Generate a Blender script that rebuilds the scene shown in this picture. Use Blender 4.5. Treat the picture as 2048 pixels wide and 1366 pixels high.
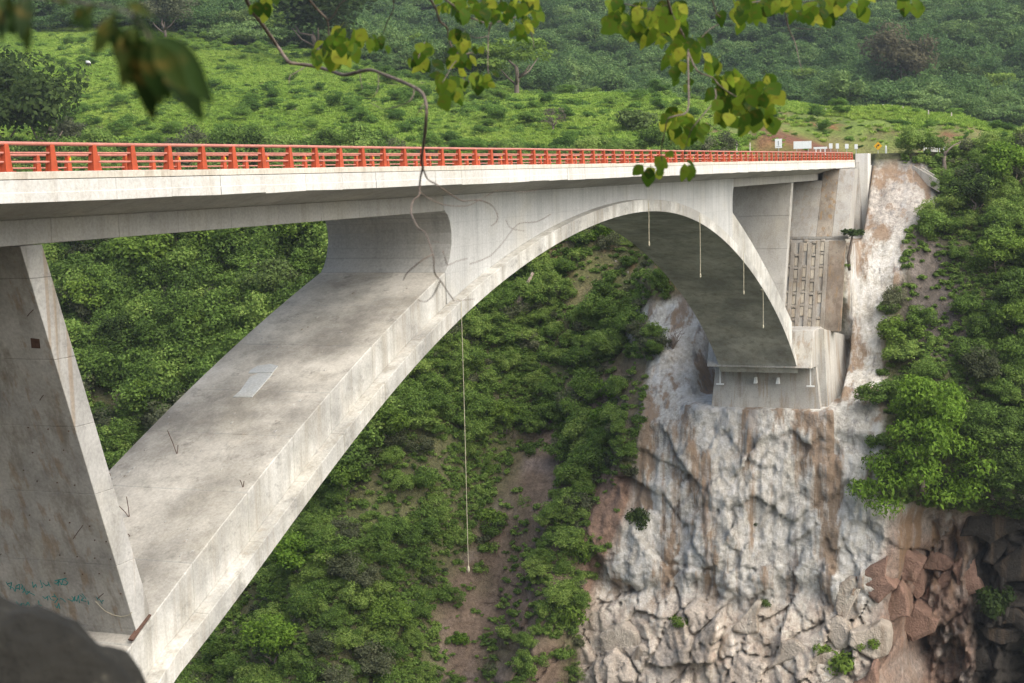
import bpy, math, random
import numpy as np
from mathutils import Vector, Matrix

for o in list(bpy.data.objects):
    bpy.data.objects.remove(o)
SC = bpy.context.scene
COL = SC.collection
rng = np.random.default_rng(7)
random.seed(7)
R = math.radians

# ------------------------------------------------------------------ camera
# world: X along the bridge, Y across it (away from the camera), Z up, eye at the origin
FPX, CX, CY = 3200.0, 1024.0, 683.0
_b = np.array([1226., 371., 3200.]); _b /= np.linalg.norm(_b)
_t = np.array([-8352., 128., 3200.]); _t -= _b * (_t @ _b); _t /= np.linalg.norm(_t)
_z = np.cross(_b, _t); _z *= np.sign(_z[1])
CAMR = np.array([_b, _t, _z])
cam = bpy.data.objects.new('camera', bpy.data.cameras.new('camera'))
COL.objects.link(cam)
cam.matrix_world = Matrix([[CAMR[i, 0], CAMR[i, 1], -CAMR[i, 2], 0] for i in range(3)] + [[0, 0, 0, 1]])
cam.data.sensor_width = 36
cam.data.lens = 36 * FPX / 2048
cam.data.clip_start = 0.05
cam.data.clip_end = 5000
cam.data.dof.use_dof = True
cam.data.dof.focus_distance = 85
cam.data.dof.aperture_fstop = 6.8
SC.camera = cam

# ------------------------------------------------------------------ light
SUN_EL, SUN_AZ = 46.0, -112.0          # azimuth measured from +X towards +Y
world = bpy.data.worlds.new('World')
SC.world = world
world.use_nodes = True
wn = world.node_tree
bg = wn.nodes['Background']
sky = wn.nodes.new('ShaderNodeTexSky')
sky.sky_type = 'NISHITA'
sky.sun_disc = False
sky.sun_elevation = R(SUN_EL)
sky.sun_rotation = R(90 - SUN_AZ)
sky.air_density = 1.0
sky.dust_density = 4.0
sky.ozone_density = 0.6
wn.links.new(sky.outputs[0], bg.inputs[0])
bg.inputs[1].default_value = 0.08
sun = bpy.data.objects.new('sun', bpy.data.lights.new('sun', 'SUN'))
COL.objects.link(sun)
sun.data.energy = 1.5
sun.data.angle = R(85)
sun.data.color = (1.0, 0.985, 0.92)
_d = Vector((math.cos(R(SUN_EL)) * math.cos(R(SUN_AZ)), math.cos(R(SUN_EL)) * math.sin(R(SUN_AZ)), math.sin(R(SUN_EL))))
sun.rotation_euler = _d.to_track_quat('Z', 'Y').to_euler()
sun.location = _d * 300
vs = SC.view_settings
vs.view_transform = 'Standard'
vs.look = 'None'
vs.exposure = 1.58
vs.gamma = 1.0
vs.use_curve_mapping = False
SC.cycles.max_bounces = 6
SC.cycles.diffuse_bounces = 3
SC.cycles.transmission_bounces = 4
SC.cycles.volume_bounces = 0

# ------------------------------------------------------------------ photo measures -> world
def ray(u, v):
    return CAMR @ np.array([u - CX, CY - v, FPX])
def on_y(u, v, y):
    r = ray(u, v); return r * (y / r[1])
def on_x(u, v, x):
    r = ray(u, v); return r * (x / r[0])
def at_depth(u, v, d):
    return ray(u, v) * (d / FPX)
def px_of(P):
    c = P @ CAMR
    return CX + FPX * c[:, 0] / c[:, 2], CY - FPX * c[:, 1] / c[:, 2]

# ------------------------------------------------------------------ helpers
def tag(o, label=None, cat=None, group=None, kind=None):
    if label: o['label'] = label
    if cat: o['category'] = cat
    if group: o['group'] = group
    if kind: o['kind'] = kind
    return o

def mesh_np(name, V, F, smooth=False):
    """V (n,3), F (m,k) array or list of index lists"""
    me = bpy.data.meshes.new(name)
    V = np.asarray(V, dtype=np.float32)
    if isinstance(F, np.ndarray):
        m, k = F.shape
        me.vertices.add(len(V)); me.vertices.foreach_set('co', V.ravel())
        me.loops.add(m * k); me.loops.foreach_set('vertex_index', F.astype(np.int32).ravel())
        me.polygons.add(m)
        me.polygons.foreach_set('loop_start', np.arange(0, m * k, k, dtype=np.int32))
        me.update(calc_edges=True)
        me.validate()
    else:
        me.from_pydata(V.tolist(), [], F); me.update()
    if smooth:
        me.polygons.foreach_set('use_smooth', np.ones(len(me.polygons), dtype=bool))
    return me

def link(name, me, mat=None, parent=None, loc=None):
    o = bpy.data.objects.new(name, me)
    COL.objects.link(o)
    if mat is not None and me is not None and not me.materials:
        me.materials.append(mat)
    if parent is not None: o.parent = parent
    if loc is not None: o.location = loc
    return o

def empty(name, loc=(0, 0, 0)):
    o = bpy.data.objects.new(name, None)
    o.empty_display_size = 0.2
    COL.objects.link(o); o.location = loc
    return o

class MB:
    def __init__(s): s.v = []; s.f = []
    def add(s, V, F):
        n = len(s.v); s.v += [tuple(p) for p in V]; s.f += [[i + n for i in f] for f in F]; return s
    def box(s, x0, x1, y0, y1, z0, z1):
        return s.add([(x, y, z) for x in (x0, x1) for y in (y0, y1) for z in (z0, z1)],
                     [[0, 1, 3, 2], [4, 6, 7, 5], [0, 4, 5, 1], [2, 3, 7, 6], [0, 2, 6, 4], [1, 5, 7, 3]])
    def hexa(s, P):   # 8 points: bottom ring 0-3, top ring 4-7
        return s.add(P, [[3, 2, 1, 0], [4, 5, 6, 7], [0, 1, 5, 4], [1, 2, 6, 5], [2, 3, 7, 6], [3, 0, 4, 7]])
    def prism(s, poly, a, b, ax='y'):
        n = len(poly)
        m = (lambda p, t: (p[0], t, p[1])) if ax == 'y' else (lambda p, t: (t, p[0], p[1]))
        return s.add([m(p, a) for p in poly] + [m(p, b) for p in poly],
                     [list(range(n)), list(range(2 * n - 1, n - 1, -1))] +
                     [[i, i + n, (i + 1) % n + n, (i + 1) % n] for i in range(n)])
    def tube(s, P, rad, n=6, cap=True):
        P = [Vector(p) for p in P]
        if not hasattr(rad, '__len__'): rad = [rad] * len(P)
        V = []; up = Vector((0.13, 0.27, 0.95))
        for i, p in enumerate(P):
            d = (P[min(i + 1, len(P) - 1)] - P[max(i - 1, 0)]).normalized()
            a = d.cross(up)
            if a.length < 1e-3: a = d.cross(Vector((1, 0, 0)))
            a.normalize(); c = d.cross(a)
            V += [p + (a * math.cos(2 * math.pi * k / n) + c * math.sin(2 * math.pi * k / n)) * rad[i] for k in range(n)]
        F = [[i * n + k, i * n + (k + 1) % n, (i + 1) * n + (k + 1) % n, (i + 1) * n + k] for i in range(len(P) - 1) for k in range(n)]
        if cap:
            F += [list(range(n))[::-1], list(range((len(P) - 1) * n, len(P) * n))]
        return s.add(V, F)
    def mesh(s, name, smooth=False, bevel=0):
        me = bpy.data.meshes.new(name); me.from_pydata(s.v, [], s.f); me.update()
        import bmesh
        bm = bmesh.new(); bm.from_mesh(me)
        bmesh.ops.recalc_face_normals(bm, faces=bm.faces)
        if bevel:
            bmesh.ops.bevel(bm, geom=[e for e in bm.edges if e.is_manifold and e.calc_face_angle(0) > 0.5], offset=bevel, segments=1, affect='EDGES', clamp_overlap=True)
        bm.to_mesh(me); bm.free()
        if smooth:
            me.polygons.foreach_set('use_smooth', np.ones(len(me.polygons), dtype=bool))
        return me
    def build(s, name, mat, parent=None, smooth=False, bevel=0):
        return link(name, s.mesh(name, smooth, bevel), mat, parent)

# numpy value noise -------------------------------------------------
_perm = rng.random((64, 64, 8)).astype(np.float64)
def vnoise(a, b, k=0):
    a = np.asarray(a, float); b = np.asarray(b, float)
    i = np.floor(a).astype(int); j = np.floor(b).astype(int)
    fa = a - i; fb = b - j
    fa = fa * fa * (3 - 2 * fa); fb = fb * fb * (3 - 2 * fb)
    g = lambda p, q: _perm[p % 64, q % 64, k % 8]
    return (g(i, j) * (1 - fa) + g(i + 1, j) * fa) * (1 - fb) + (g(i, j + 1) * (1 - fa) + g(i + 1, j + 1) * fa) * fb
def fbm(a, b, k=0, oct=4):
    s = 0; w = 0.5; t = 0
    for o in range(oct):
        s = s + w * (vnoise(np.asarray(a) * 2 ** o + 11.3 * o, np.asarray(b) * 2 ** o + 5.7 * o, k + o) - 0.5); t += w; w *= 0.5
    return s / t * 2      # about -1..1
def sstep(x, a, b):
    t = np.clip((np.asarray(x, float) - a) / (b - a), 0, 1); return t * t * (3 - 2 * t)
def cells(a, b, seed, jit=0.9):
    """voronoi: returns id-random triple, F1, F2-F1 on unit lattice"""
    i0 = np.floor(a).astype(int); j0 = np.floor(b).astype(int)
    best = np.full(a.shape, 9.); sec = np.full(a.shape, 9.); bi = np.zeros(a.shape, int); bj = np.zeros(a.shape, int)
    bx = np.zeros(a.shape); by = np.zeros(a.shape)
    for di in (-1, 0, 1):
        for dj in (-1, 0, 1):
            i = i0 + di; j = j0 + dj
            px = i + 0.5 + jit * (_perm[(i + seed) % 64, j % 64, 0] - .5); py = j + 0.5 + jit * (_perm[(i + seed) % 64, j % 64, 1] - .5)
            d = np.hypot(a - px, b - py)
            m = d < best
            sec = np.where(m, best, np.minimum(sec, d))
            bi = np.where(m, i, bi); bj = np.where(m, j, bj); bx = np.where(m, px, bx); by = np.where(m, py, by)
            best = np.where(m, d, best)
    q = lambda k: _perm[(bi + seed) % 64, bj % 64, k]
    return q(2), q(3), q(4), a - bx, b - by, sec - best

# ------------------------------------------------------------------ materials
class NT:
    def __init__(s, name):
        s.m = bpy.data.materials.new(name); s.m.use_nodes = True
        s.t = s.m.node_tree; s.b = s.t.nodes['Principled BSDF']; s.out = s.t.nodes['Material Output']
        s.b.inputs['Specular IOR Level'].default_value = 0.25
    def n(s, typ, **kw):
        x = s.t.nodes.new('ShaderNode' + typ)
        for k, v in kw.items():
            if k.startswith('i_'): x.inputs[int(k[2:])].default_value = v
            else: setattr(x, k, v)
        return x
    def l(s, a, b): s.t.links.new(a, b)
    def pos(s): return s.n('NewGeometry').outputs['Position']
    def mapped(s, scale, src=None, loc=(0, 0, 0)):
        m = s.n('Mapping'); m.inputs['Scale'].default_value = scale; m.inputs['Location'].default_value = loc
        s.l(src or s.pos(), m.inputs['Vector']); return m.outputs[0]
    def noise(s, vec, scale, detail=4, rough=0.6):
        x = s.n('TexNoise'); x.inputs['Scale'].default_value = scale; x.inputs['Detail'].default_value = detail
        x.inputs['Roughness'].default_value = rough; s.l(vec, x.inputs['Vector']); return x.outputs['Fac']
    def ramp(s, fac, pts):
        r = s.n('ValToRGB'); e = r.color_ramp.elements
        while len(e) > len(pts): e.remove(e[-1])
        while len(e) < len(pts): e.new(0.5)
        for i, (p, c) in enumerate(pts):
            e[i].position = p; e[i].color = (c, c, c, 1) if not hasattr(c, '__len__') else (*c, 1)
        s.l(fac, r.inputs[0]); return r.outputs[0]
    def mix(s, fac, a, b, mode='MIX'):
        m = s.n('Mix', data_type='RGBA', blend_type=mode)
        for val, sock in ((fac, m.inputs[0]), (a, m.inputs[6]), (b, m.inputs[7])):
            if hasattr(val, 'is_output'): s.l(val, sock)
            elif hasattr(val, '__len__'): sock.default_value = (*val, 1)
            else: sock.default_value = val
        return m.outputs[2]
    def math(s, op, a, b=None):
        m = s.n('Math', operation=op)
        for val, sock in ((a, m.inputs[0]), (b, m.inputs[1])):
            if val is None: continue
            if hasattr(val, 'is_output'): s.l(val, sock)
            else: sock.default_value = val
        return m.outputs[0]
    def bump(s, h, strength, dist):
        b = s.n('Bump'); b.inputs['Strength'].default_value = strength; b.inputs['Distance'].default_value = dist
        s.l(h, b.inputs['Height']); s.l(b.outputs[0], s.b.inputs['Normal'])
    def done(s, col=None, rough=0.85):
        if col is not None:
            if hasattr(col, 'is_output'): s.l(col, s.b.inputs['Base Color'])
            else: s.b.inputs['Base Color'].default_value = (*col, 1)
        s.b.inputs['Roughness'].default_value = rough
        return s.m

def concrete(name, base, stain=0.4, stain_col=(.23, .21, .165), rust=0.0, boards=0.0, mott=0.5, warm=(.46, .425, .34)):
    t = NT(name); P = t.pos()
    big = t.noise(t.mapped((1, 1, 1), P), 0.22, 5, .65)
    c = t.mix(t.ramp(big, [(.38, 0), (.66, 1)]), tuple(x * (1 - .28 * mott) for x in base), tuple(min(.8, x * (1 + .15 * mott)) for x in base))
    warmf = t.noise(t.mapped((1, 1, 1), P, (31, 7, 3)), 0.35, 4, .6)
    c = t.mix(t.math('MULTIPLY', t.ramp(warmf, [(.5, 0), (.7, 1)]), .35), c, warm)
    st = t.noise(t.mapped((1.3, 1.3, .07), P), 1.0, 5, .65)
    c = t.mix(t.math('MULTIPLY', t.ramp(st, [(.5, 0), (.68, 1)]), stain), c, stain_col)
    if rust:
        rs = t.noise(t.mapped((2.3, 2.3, .07), P, (9, 3, 5)), 1.0, 4, .55)
        c = t.mix(t.math('MULTIPLY', t.ramp(rs, [(.55, 0), (.64, 1)]), rust), c, (.25, .165, .085))
    dk = t.noise(t.mapped((.8, 1, 1.3), P, (5, 9, 1)), .9, 6, .75)
    c = t.mix(t.math('MULTIPLY', t.ramp(dk, [(.57, 0), (.72, 1)]), .55 * mott), c, tuple(x * .42 for x in base))
    fine = t.noise(t.mapped((1, 1, 1), P), 9, 4, .7)
    c = t.mix(.28, c, t.ramp(fine, [(.3, .25), (.7, .85)]), 'OVERLAY')
    if boards:
        sx = t.n('SeparateXYZ'); t.l(P, sx.inputs[0])
        fr = t.math('FRACT', t.math('MULTIPLY', sx.outputs[0], 1 / .61))
        c = t.mix(t.math('MULTIPLY', t.ramp(fr, [(0, 1), (.05, 1), (.09, 0), (1, 0)]), boards), c, tuple(x * .5 for x in base))
        fz = t.math('FRACT', t.math('MULTIPLY', sx.outputs[2], 1 / 1.22))
        c = t.mix(t.math('MULTIPLY', t.ramp(fz, [(0, 1), (.02, 1), (.035, 0), (1, 0)]), boards * .6), c, tuple(x * .5 for x in base))
    t.bump(t.math('ADD', fine, t.math('MULTIPLY', big, 2)), .5, .02)
    return t.done(c, .88)

M = {}
M['fascia'] = concrete('fascia_concrete', (.60, .59, .55), .35, (.36, .32, .25), mott=.35, rust=.12)
M['kerb'] = concrete('kerb_concrete', (.58, .54, .46), .3, (.34, .28, .19), rust=.25, mott=.35)
M['arch'] = concrete('arch_concrete', (.51, .50, .46), .7, (.27, .25, .205), mott=1.5, rust=.12)
M['archback'] = concrete('weathered_arch_back', (.49, .465, .41), .45, (.25, .235, .2), mott=1.75, rust=.05)
M['spandrel'] = concrete('spandrel_concrete', (.46, .46, .44), .5, (.26, .26, .25), boards=.35, mott=.5)
M['girder'] = concrete('girder_concrete', (.40, .385, .35), .45, mott=.6, boards=0)
M['pier'] = concrete('pier_concrete', (.47, .46, .43), .8, (.22, .2, .165), rust=.5, mott=1.25)
M['abut'] = concrete('abutment_concrete', (.36, .345, .315), .55, (.2, .17, .14), rust=.25, mott=.6)
M['foot'] = concrete('footing_concrete', (.42, .405, .37), .6, (.2, .15, .1), rust=.4, mott=.8)
M['patch'] = concrete('mortar_patch', (.50, .53, .54), .1, mott=.2)

def flat(name, col, rough=.6, metal=0, var=.25, scale=6):
    t = NT(name)
    f = t.noise(t.pos(), scale, 4, .65)
    c = t.mix(t.ramp(f, [(.3, 0), (.7, 1)]), tuple(x * (1 - var) for x in col), tuple(min(.9, x * (1 + var)) for x in col))
    t.b.inputs['Metallic'].default_value = metal
    return t.done(c, rough)
def red_paint(name, col):
    t = NT(name); P = t.pos()
    f = t.noise(P, 2.2, 5, .7); g = t.noise(t.mapped((6, 6, 1.2), P), 1.5, 4, .6)
    c = t.mix(t.ramp(f, [(.35, 0), (.7, 1)]), tuple(x * .78 for x in col), tuple(min(.9, x * 1.12) for x in col))
    c = t.mix(t.math('MULTIPLY', t.ramp(g, [(.6, 0), (.74, 1)]), .5), c, (.20, .07, .035))
    return t.done(c, .5)
M['red'] = red_paint('red_rail_paint', (.46, .085, .034))
M['redtube'] = red_paint('faded_red_tube_paint', (.52, .21, .16))
M['yellow'] = flat('yellow_reflector', (.75, .45, .03), .4)
M['white'] = flat('white_sign_paint', (.78, .79, .77), .5, var=.08)
M['black'] = flat('black_paint', (.02, .02, .02), .6)
M['signyellow'] = flat('yellow_sign_paint', (.80, .42, .02), .5, var=.08)
M['galv'] = flat('galvanised_steel', (.42, .43, .42), .5, .3)
M['rust'] = flat('rusty_steel', (.095, .055, .04), .85, var=.45, scale=4)
M['rope'] = flat('pale_rope', (.50, .46, .34), .9)
M['asphalt'] = flat('asphalt', (.055, .055, .053), .9, var=.3, scale=3)
M['teal'] = flat('teal_spray_paint', (.025, .27, .26), .7, var=.4, scale=9)
M['bark'] = flat('grey_bark', (.16, .13, .105), .95, var=.5, scale=12)
M['twig'] = flat('branch_bark', (.17, .135, .11), .9, var=.45, scale=40)
M['deadwood'] = flat('dead_wood', (.25, .2, .16), .95, var=.45, scale=3)
M['post'] = flat('weathered_post_wood', (.48, .43, .36), .9, var=.3)
M['water'] = flat('river_water', (.05, .07, .05), .15, var=.2, scale=.2)

def leaf_material(name, dark, mid, light, trans=.42, tint=True, spread=1.0):
    """dark/mid/light foliage colours; picked by per-leaf random, per-plant random and plant tint"""
    t = NT(name)
    a = t.n('Attribute', attribute_name='rnd'); oi = t.n('ObjectInfo')
    f = t.math('ADD', t.math('MULTIPLY', a.outputs['Fac'], .38), t.math('MULTIPLY', oi.outputs['Random'], .22))
    if tint:
        ti = t.n('Attribute', attribute_name='tint', attribute_type='INSTANCER')
        f = t.math('ADD', f, t.math('MULTIPLY', ti.outputs['Fac'], .5))
    else:
        f = t.math('ADD', f, .22)
    c = t.ramp(f, [(.08, dark), (.5, mid), (.95, light)])
    t.b.inputs['Specular IOR Level'].default_value = .12
    m = t.done(c, .65)
    tr = t.n('BsdfTranslucent'); t.l(c, tr.inputs[0])
    mx = t.n('MixShader'); mx.inputs[0].default_value = trans
    t.l(t.b.outputs[0], mx.inputs[1]); t.l(tr.outputs[0], mx.inputs[2]); t.l(mx.outputs[0], t.out.inputs[0])
    return m
M['leaf'] = leaf_material('scrub_foliage', (.052, .088, .02), (.145, .24, .046), (.28, .37, .09))
M['leaf_forest'] = leaf_material('forest_foliage', (.03, .06, .022), (.088, .165, .048), (.18, .265, .08))
M['leaf_meadow'] = leaf_material('meadow_foliage', (.042, .088, .02), (.12, .225, .038), (.23, .335, .065))
M['grass'] = leaf_material('grass_blades', (.11, .185, .028), (.195, .32, .045), (.32, .41, .08), .35)
M['lf_green'] = leaf_material('mid_green_crown', (.05, .09, .015), (.14, .225, .034), (.24, .33, .06), tint=False)
M['lf_bright'] = leaf_material('bright_green_crown', (.055, .11, .012), (.135, .24, .026), (.23, .34, .048), tint=False)
M['lf_dark'] = leaf_material('dark_crown', (.022, .04, .013), (.048, .08, .02), (.09, .13, .032), tint=False)
M['lf_pale'] = leaf_material('pale_green_crown', (.07, .11, .03), (.125, .18, .05), (.19, .25, .07), tint=False)
M['lf_grey'] = leaf_material('grey_green_crown', (.06, .075, .04), (.10, .115, .06), (.15, .16, .085), tint=False)
M['lf_brown'] = leaf_material('brownish_crown', (.06, .06, .03), (.10, .095, .05), (.15, .13, .075), tint=False)

# terrain materials: colour regions come from the ground kind stored per vertex
def terrain_mat(name, streak=0.0, rough_bump=.12):
    t = NT(name); P = t.pos()
    a = t.n('Attribute', attribute_name='ground')
    c = a.outputs['Color']
    n1 = t.noise(P, .35, 6, .7)
    c = t.mix(.5, c, t.ramp(n1, [(.3, .25), (.7, .8)]), 'OVERLAY')
    n2 = t.noise(P, 2.2, 5, .75)
    c = t.mix(.6, c, t.ramp(n2, [(.3, .15), (.7, .85)]), 'OVERLAY')
    if streak:
        k = t.n('Attribute', attribute_name='streak')
        s1 = t.noise(t.mapped((.3, .42, .022), P), 1.0, 5, .62)
        c = t.mix(t.math('MULTIPLY', t.math('MULTIPLY', t.ramp(s1, [(.50, 0), (.58, 1)]), k.outputs['Fac']), .8), c, (.27, .17, .095))
        s2 = t.noise(t.mapped((.8, 1.1, .06), P, (3, 17, 9)), 1.0, 6, .65)
        c = t.mix(t.math('MULTIPLY', t.math('MULTIPLY', t.ramp(s2, [(.56, 0), (.66, 1)]), k.outputs['Fac']), .6), c, (.17, .165, .17))
        s3 = t.noise(t.mapped((.5, .55, .05), P, (21, 4, 2)), 1.0, 5, .6)
        c = t.mix(t.math('MULTIPLY', t.math('MULTIPLY', t.ramp(s3, [(.57, 0), (.66, 1)]), k.outputs['Fac']), .5), c, (.54, .54, .53))
    n3 = t.noise(P, 7, 5, .8)
    t.bump(t.math('ADD', t.math('ADD', n1, t.math('MULTIPLY', n2, .6)), t.math('MULTIPLY', n3, .3)), 1.0, rough_bump * 4)
    return t.done(c, .95)
M['cliff'] = terrain_mat('gorge_rock_and_soil', 1.0)
M['ground'] = terrain_mat('hillside_ground')

def set_attr(me, name, arr, typ='FLOAT', dom='POINT'):
    at = me.attributes.new(name, typ, dom)
    if typ == 'FLOAT_COLOR':
        A = np.ones((len(arr), 4), np.float32); A[:, :3] = arr
        at.data.foreach_set('color', A.ravel())
    elif typ == 'FLOAT_VECTOR':
        at.data.foreach_set('vector', np.asarray(arr, np.float32).ravel())
    else:
        at.data.foreach_set('value', np.asarray(arr, np.int32 if typ == 'INT' else np.float32).ravel())

def in_poly(u, v, poly):
    r = np.zeros(u.shape, bool); n = len(poly)
    for i in range(n):
        x1, y1 = poly[i]; x2, y2 = poly[(i + 1) % n]
        c = ((y1 > v) != (y2 > v)) & (u < (x2 - x1) * (v - y1) / (y2 - y1 + 1e-9) + x1)
        r ^= c
    return r

# ================================================================== TERRAIN
def wall_x(y, z, detail=True):
    """far wall of the gorge: X as a function of (y, z)"""
    y = np.asarray(y, float); z = np.asarray(z, float)
    cliff = np.interp(z, [-85, -52, -44, -35, -24.6, -24.0, -20, -16.5, -14, -8.6, -8, -1, 3], [148, 152, 155.5, 157.5, 159.2, 168, 173, 171, 169, 172, 185, 187, 189])
    plain = np.interp(z, [-85, -52, -44, -35, -26.5, -24, -21, -17, -12, -8, -5, -1, 3], [148, 152, 155.5, 157.5, 159.5, 162.5, 168, 171, 173.5, 177, 181, 185.5, 189])
    inw = sstep(y, 26.75, 27.0) * sstep(y, 43.5, 40.5)
    cliff = cliff * inw + plain * (1 - inw)
    slope = np.interp(z, [-85, -52, -30, -15, 0, 3], [118, 143, 162, 176, 191, 196])
    slope = slope + 9 * np.exp(-((y - 63) / 7.) ** 2) * sstep(z, -14, -30) - 5 * np.exp(-((y - 78) / 9.) ** 2) * sstep(z, -10, -35)
    slope = slope + 4 * fbm(y / 16., z / 16., 1, 3)
    right = np.interp(z, [-85, -60, -50, -40, -36, -33, -27, -20, -10, 0, 3], [167, 166, 165, 164.5, 163, 159.8, 160.5, 167, 177, 188, 192]) + 2 * fbm(y / 9., z / 9., 3, 3)
    # knob of pale rock left of the footing, and the buttress below it
    cl = 48.5 + np.clip(-35 - z, 0, 20) * .28 + 1.6 * fbm(z / 4., z * 0 + 3.3, 2, 3)
    wl = sstep(y, cl, cl + 5.5)
    crr = 21.5 + 1.2 * fbm(z / 5., z * 0 + 8.1, 4, 3)
    wr = sstep(y, crr, crr - 3.5)
    x = cliff * (1 - wl) * (1 - wr) + slope * wl + right * wr * (1 - wl)
    if detail:
        # natural rock below, sprayed concrete above
        nat = sstep(z + 1.2 * fbm(y / 3., z / 3., 2, 2), -42.5, -45.5) * (1 - wl * .6)
        shot = (1 - nat) * (1 - wl) * (1 - wr)
        wy = y + .5 * fbm(y / 2., z / 2., 5, 3); wz = z + .6 * fbm(y / 2., z / 2., 2, 3)
        r1, r2, r3, dy, dz, e = cells(wy / 3.4 + .3 * wz / 3.4, wz / 4.6, 5)
        x = x + nat * ((r1 - .5) * 2.3 + (r2 - .5) * 2.8 * dy + (r3 - .5) * 2.2 * dz + .15 + 1.0 * np.exp(-(e / .035) ** 2))
        mids = sstep(z, -25, -29) * (1 - nat) * (1 - wl) * (1 - wr)
        r1, r2, r3, dy, dz, e = cells(wy / 5.5 - .12 * wz, wz / 8.5, 9)
        x = x + mids * ((r1 - .45) * 1.1 + (r2 - .5) * 1.3 * dy + .12 * np.exp(-(e / .03) ** 2) + .45 * np.abs(fbm(y / 1.5, z / 9., 4, 4)) + .2 * fbm(y / .45, z / 2.2, 2, 3))
        r1, r2, r3, dy, dz, e = cells(wy / 1.9 + .2 * wz, wz / 2.7, 44)
        x = x + (mids + .35 * shot * (1 - mids)) * ((r1 - .5) * .55 + (r2 - .5) * .9 * dy + (r3 - .5) * .8 * dz)
        x = x + (mids + nat) * .22 * np.abs(fbm(y / 1.1, z / .32, 3, 3))
        r1, r2, r3, dy, dz, e = cells(y / 1.05 - .3 * z, z / 1.5, 23)
        x = x + nat * ((r1 - .5) * .6 + (r2 - .5) * .9 * dy + (r3 - .5) * .7 * dz + .2 * np.exp(-(e / .06) ** 2))
        col = sstep(z, -34, -40) * wr
        r1, r2, r3, dy, dz, e = cells(wy / 1.7 + .06 * wz, wz / 5.5, 31)
        x = x + col * (2.2 * np.abs(fbm(y / 1.3, z / 7., 6, 3)) + .6 * fbm(y / .7, z / 1.5, 2, 3) + (r1 - .5) * 2.6 + (r2 - .5) * 2.4 * dy + .7 * np.exp(-(e / .08) ** 2))
        x = x + shot * (.6 * fbm(y / 2.6, z / 4.2, 5, 4) + .24 * fbm(y / .75, z / .9, 1, 4))
        x = x + (wl * (1.2 * fbm(y / 4., z / 4., 0, 4)) + wr * .8 * fbm(y / 3., z / 3., 2, 4))
        led = np.exp(-((z + 43.5 + 2.0 * fbm(y / 6., z * 0, 3, 2)) / 1.6) ** 2) * (1 - wl) * (1 - wr)
        x = x + led * 1.1
        k = np.exp(-(((y - 46) / 2.6) ** 2 + ((z + 20.5) / 2.8) ** 2))
        x = x - 2.6 * k
    return x

PROF_R = [-.45, .0, .055, .10, .14, .22, .32, .42, .54, .68, .85, 1.4]
PROF = [
    [(183, -9), (188, 0), (205, 2), (225, 3), (240, 4), (330, 6), (400, 10), (520, 38), (900, 128), (1400, 230)],
    [(183, -9), (188, 0), (205, 2), (225, 3), (240, 3.6), (330, 5), (400, 8), (520, 36), (900, 126), (1400, 230)],
    [(183, -9), (189, 0), (205, 1.4), (225, 1.8), (240, 3), (330, 4.6), (400, 7), (520, 36), (900, 126), (1400, 230)],
    [(183, -9), (188, -.3), (205, .4), (226, .6), (236, 4.4), (250, 6.2), (330, 7), (400, 9), (520, 37), (900, 127), (1400, 230)],
    [(183, -9), (187, -.2), (205, -.1), (226, .3), (234, 4.6), (248, 8.3), (330, 9), (400, 10), (520, 38), (900, 128), (1400, 230)],
    [(183, -9), (187, -.2), (208, .1), (214, 3.6), (250, 9.7), (320, 10), (400, 10), (520, 42), (900, 130), (1400, 230)],
    [(183, -9), (188, -.2), (200, 1.6), (230, 7), (260, 12.2), (330, 13), (400, 14), (520, 46), (900, 135), (1400, 230)],
    [(183, -9), (189, -.2), (210, 3.4), (250, 11.6), (290, 17), (350, 20), (420, 26), (520, 52), (900, 140), (1400, 230)],
    [(183, -9), (189, -.2), (215, 5.2), (260, 16.5), (300, 25), (360, 32), (450, 46), (600, 75), (900, 140), (1400, 230)],
    [(183, -9), (189, -.2), (220, 7), (270, 22), (310, 31), (380, 46), (500, 70), (900, 150), (1400, 240)],
    [(183, -9), (189, -.2), (220, 7.5), (270, 23), (310, 33), (380, 50), (500, 76), (900, 155), (1400, 240)],
    [(183, -9), (189, -.2), (220, 7.5), (270, 23), (310, 33), (380, 50), (500, 76), (900, 155), (1400, 240)]]
def hill_z(x, y):
    x = np.asarray(x, float); y = np.asarray(y, float); r = y / x
    tab = np.array([np.interp(x.ravel(), [p[0] for p in pr], [p[1] for p in pr]) for pr in PROF])
    k = np.clip(np.searchsorted(PROF_R, r.ravel()) - 1, 0, len(PROF_R) - 2)
    R0 = np.array(PROF_R)[k]; R1 = np.array(PROF_R)[k + 1]
    w = np.clip((r.ravel() - R0) / (R1 - R0), 0, 1); w = w * w * (3 - 2 * w)
    n = np.arange(len(k))
    z = (tab[k, n] * (1 - w) + tab[k + 1, n] * w).reshape(x.shape)
    flat_ = np.exp(-((y - 33) / 9.) ** 2) * sstep(x, 228, 215)       # level ground around the road
    z = z + (1 - flat_) * (sstep(x, 190, 215) * 1.0 * fbm(x / 14., y / 14., 2, 4) + sstep(x, 380, 520) * 13 * fbm(x / 110., y / 90., 4, 3))
    return z

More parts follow.
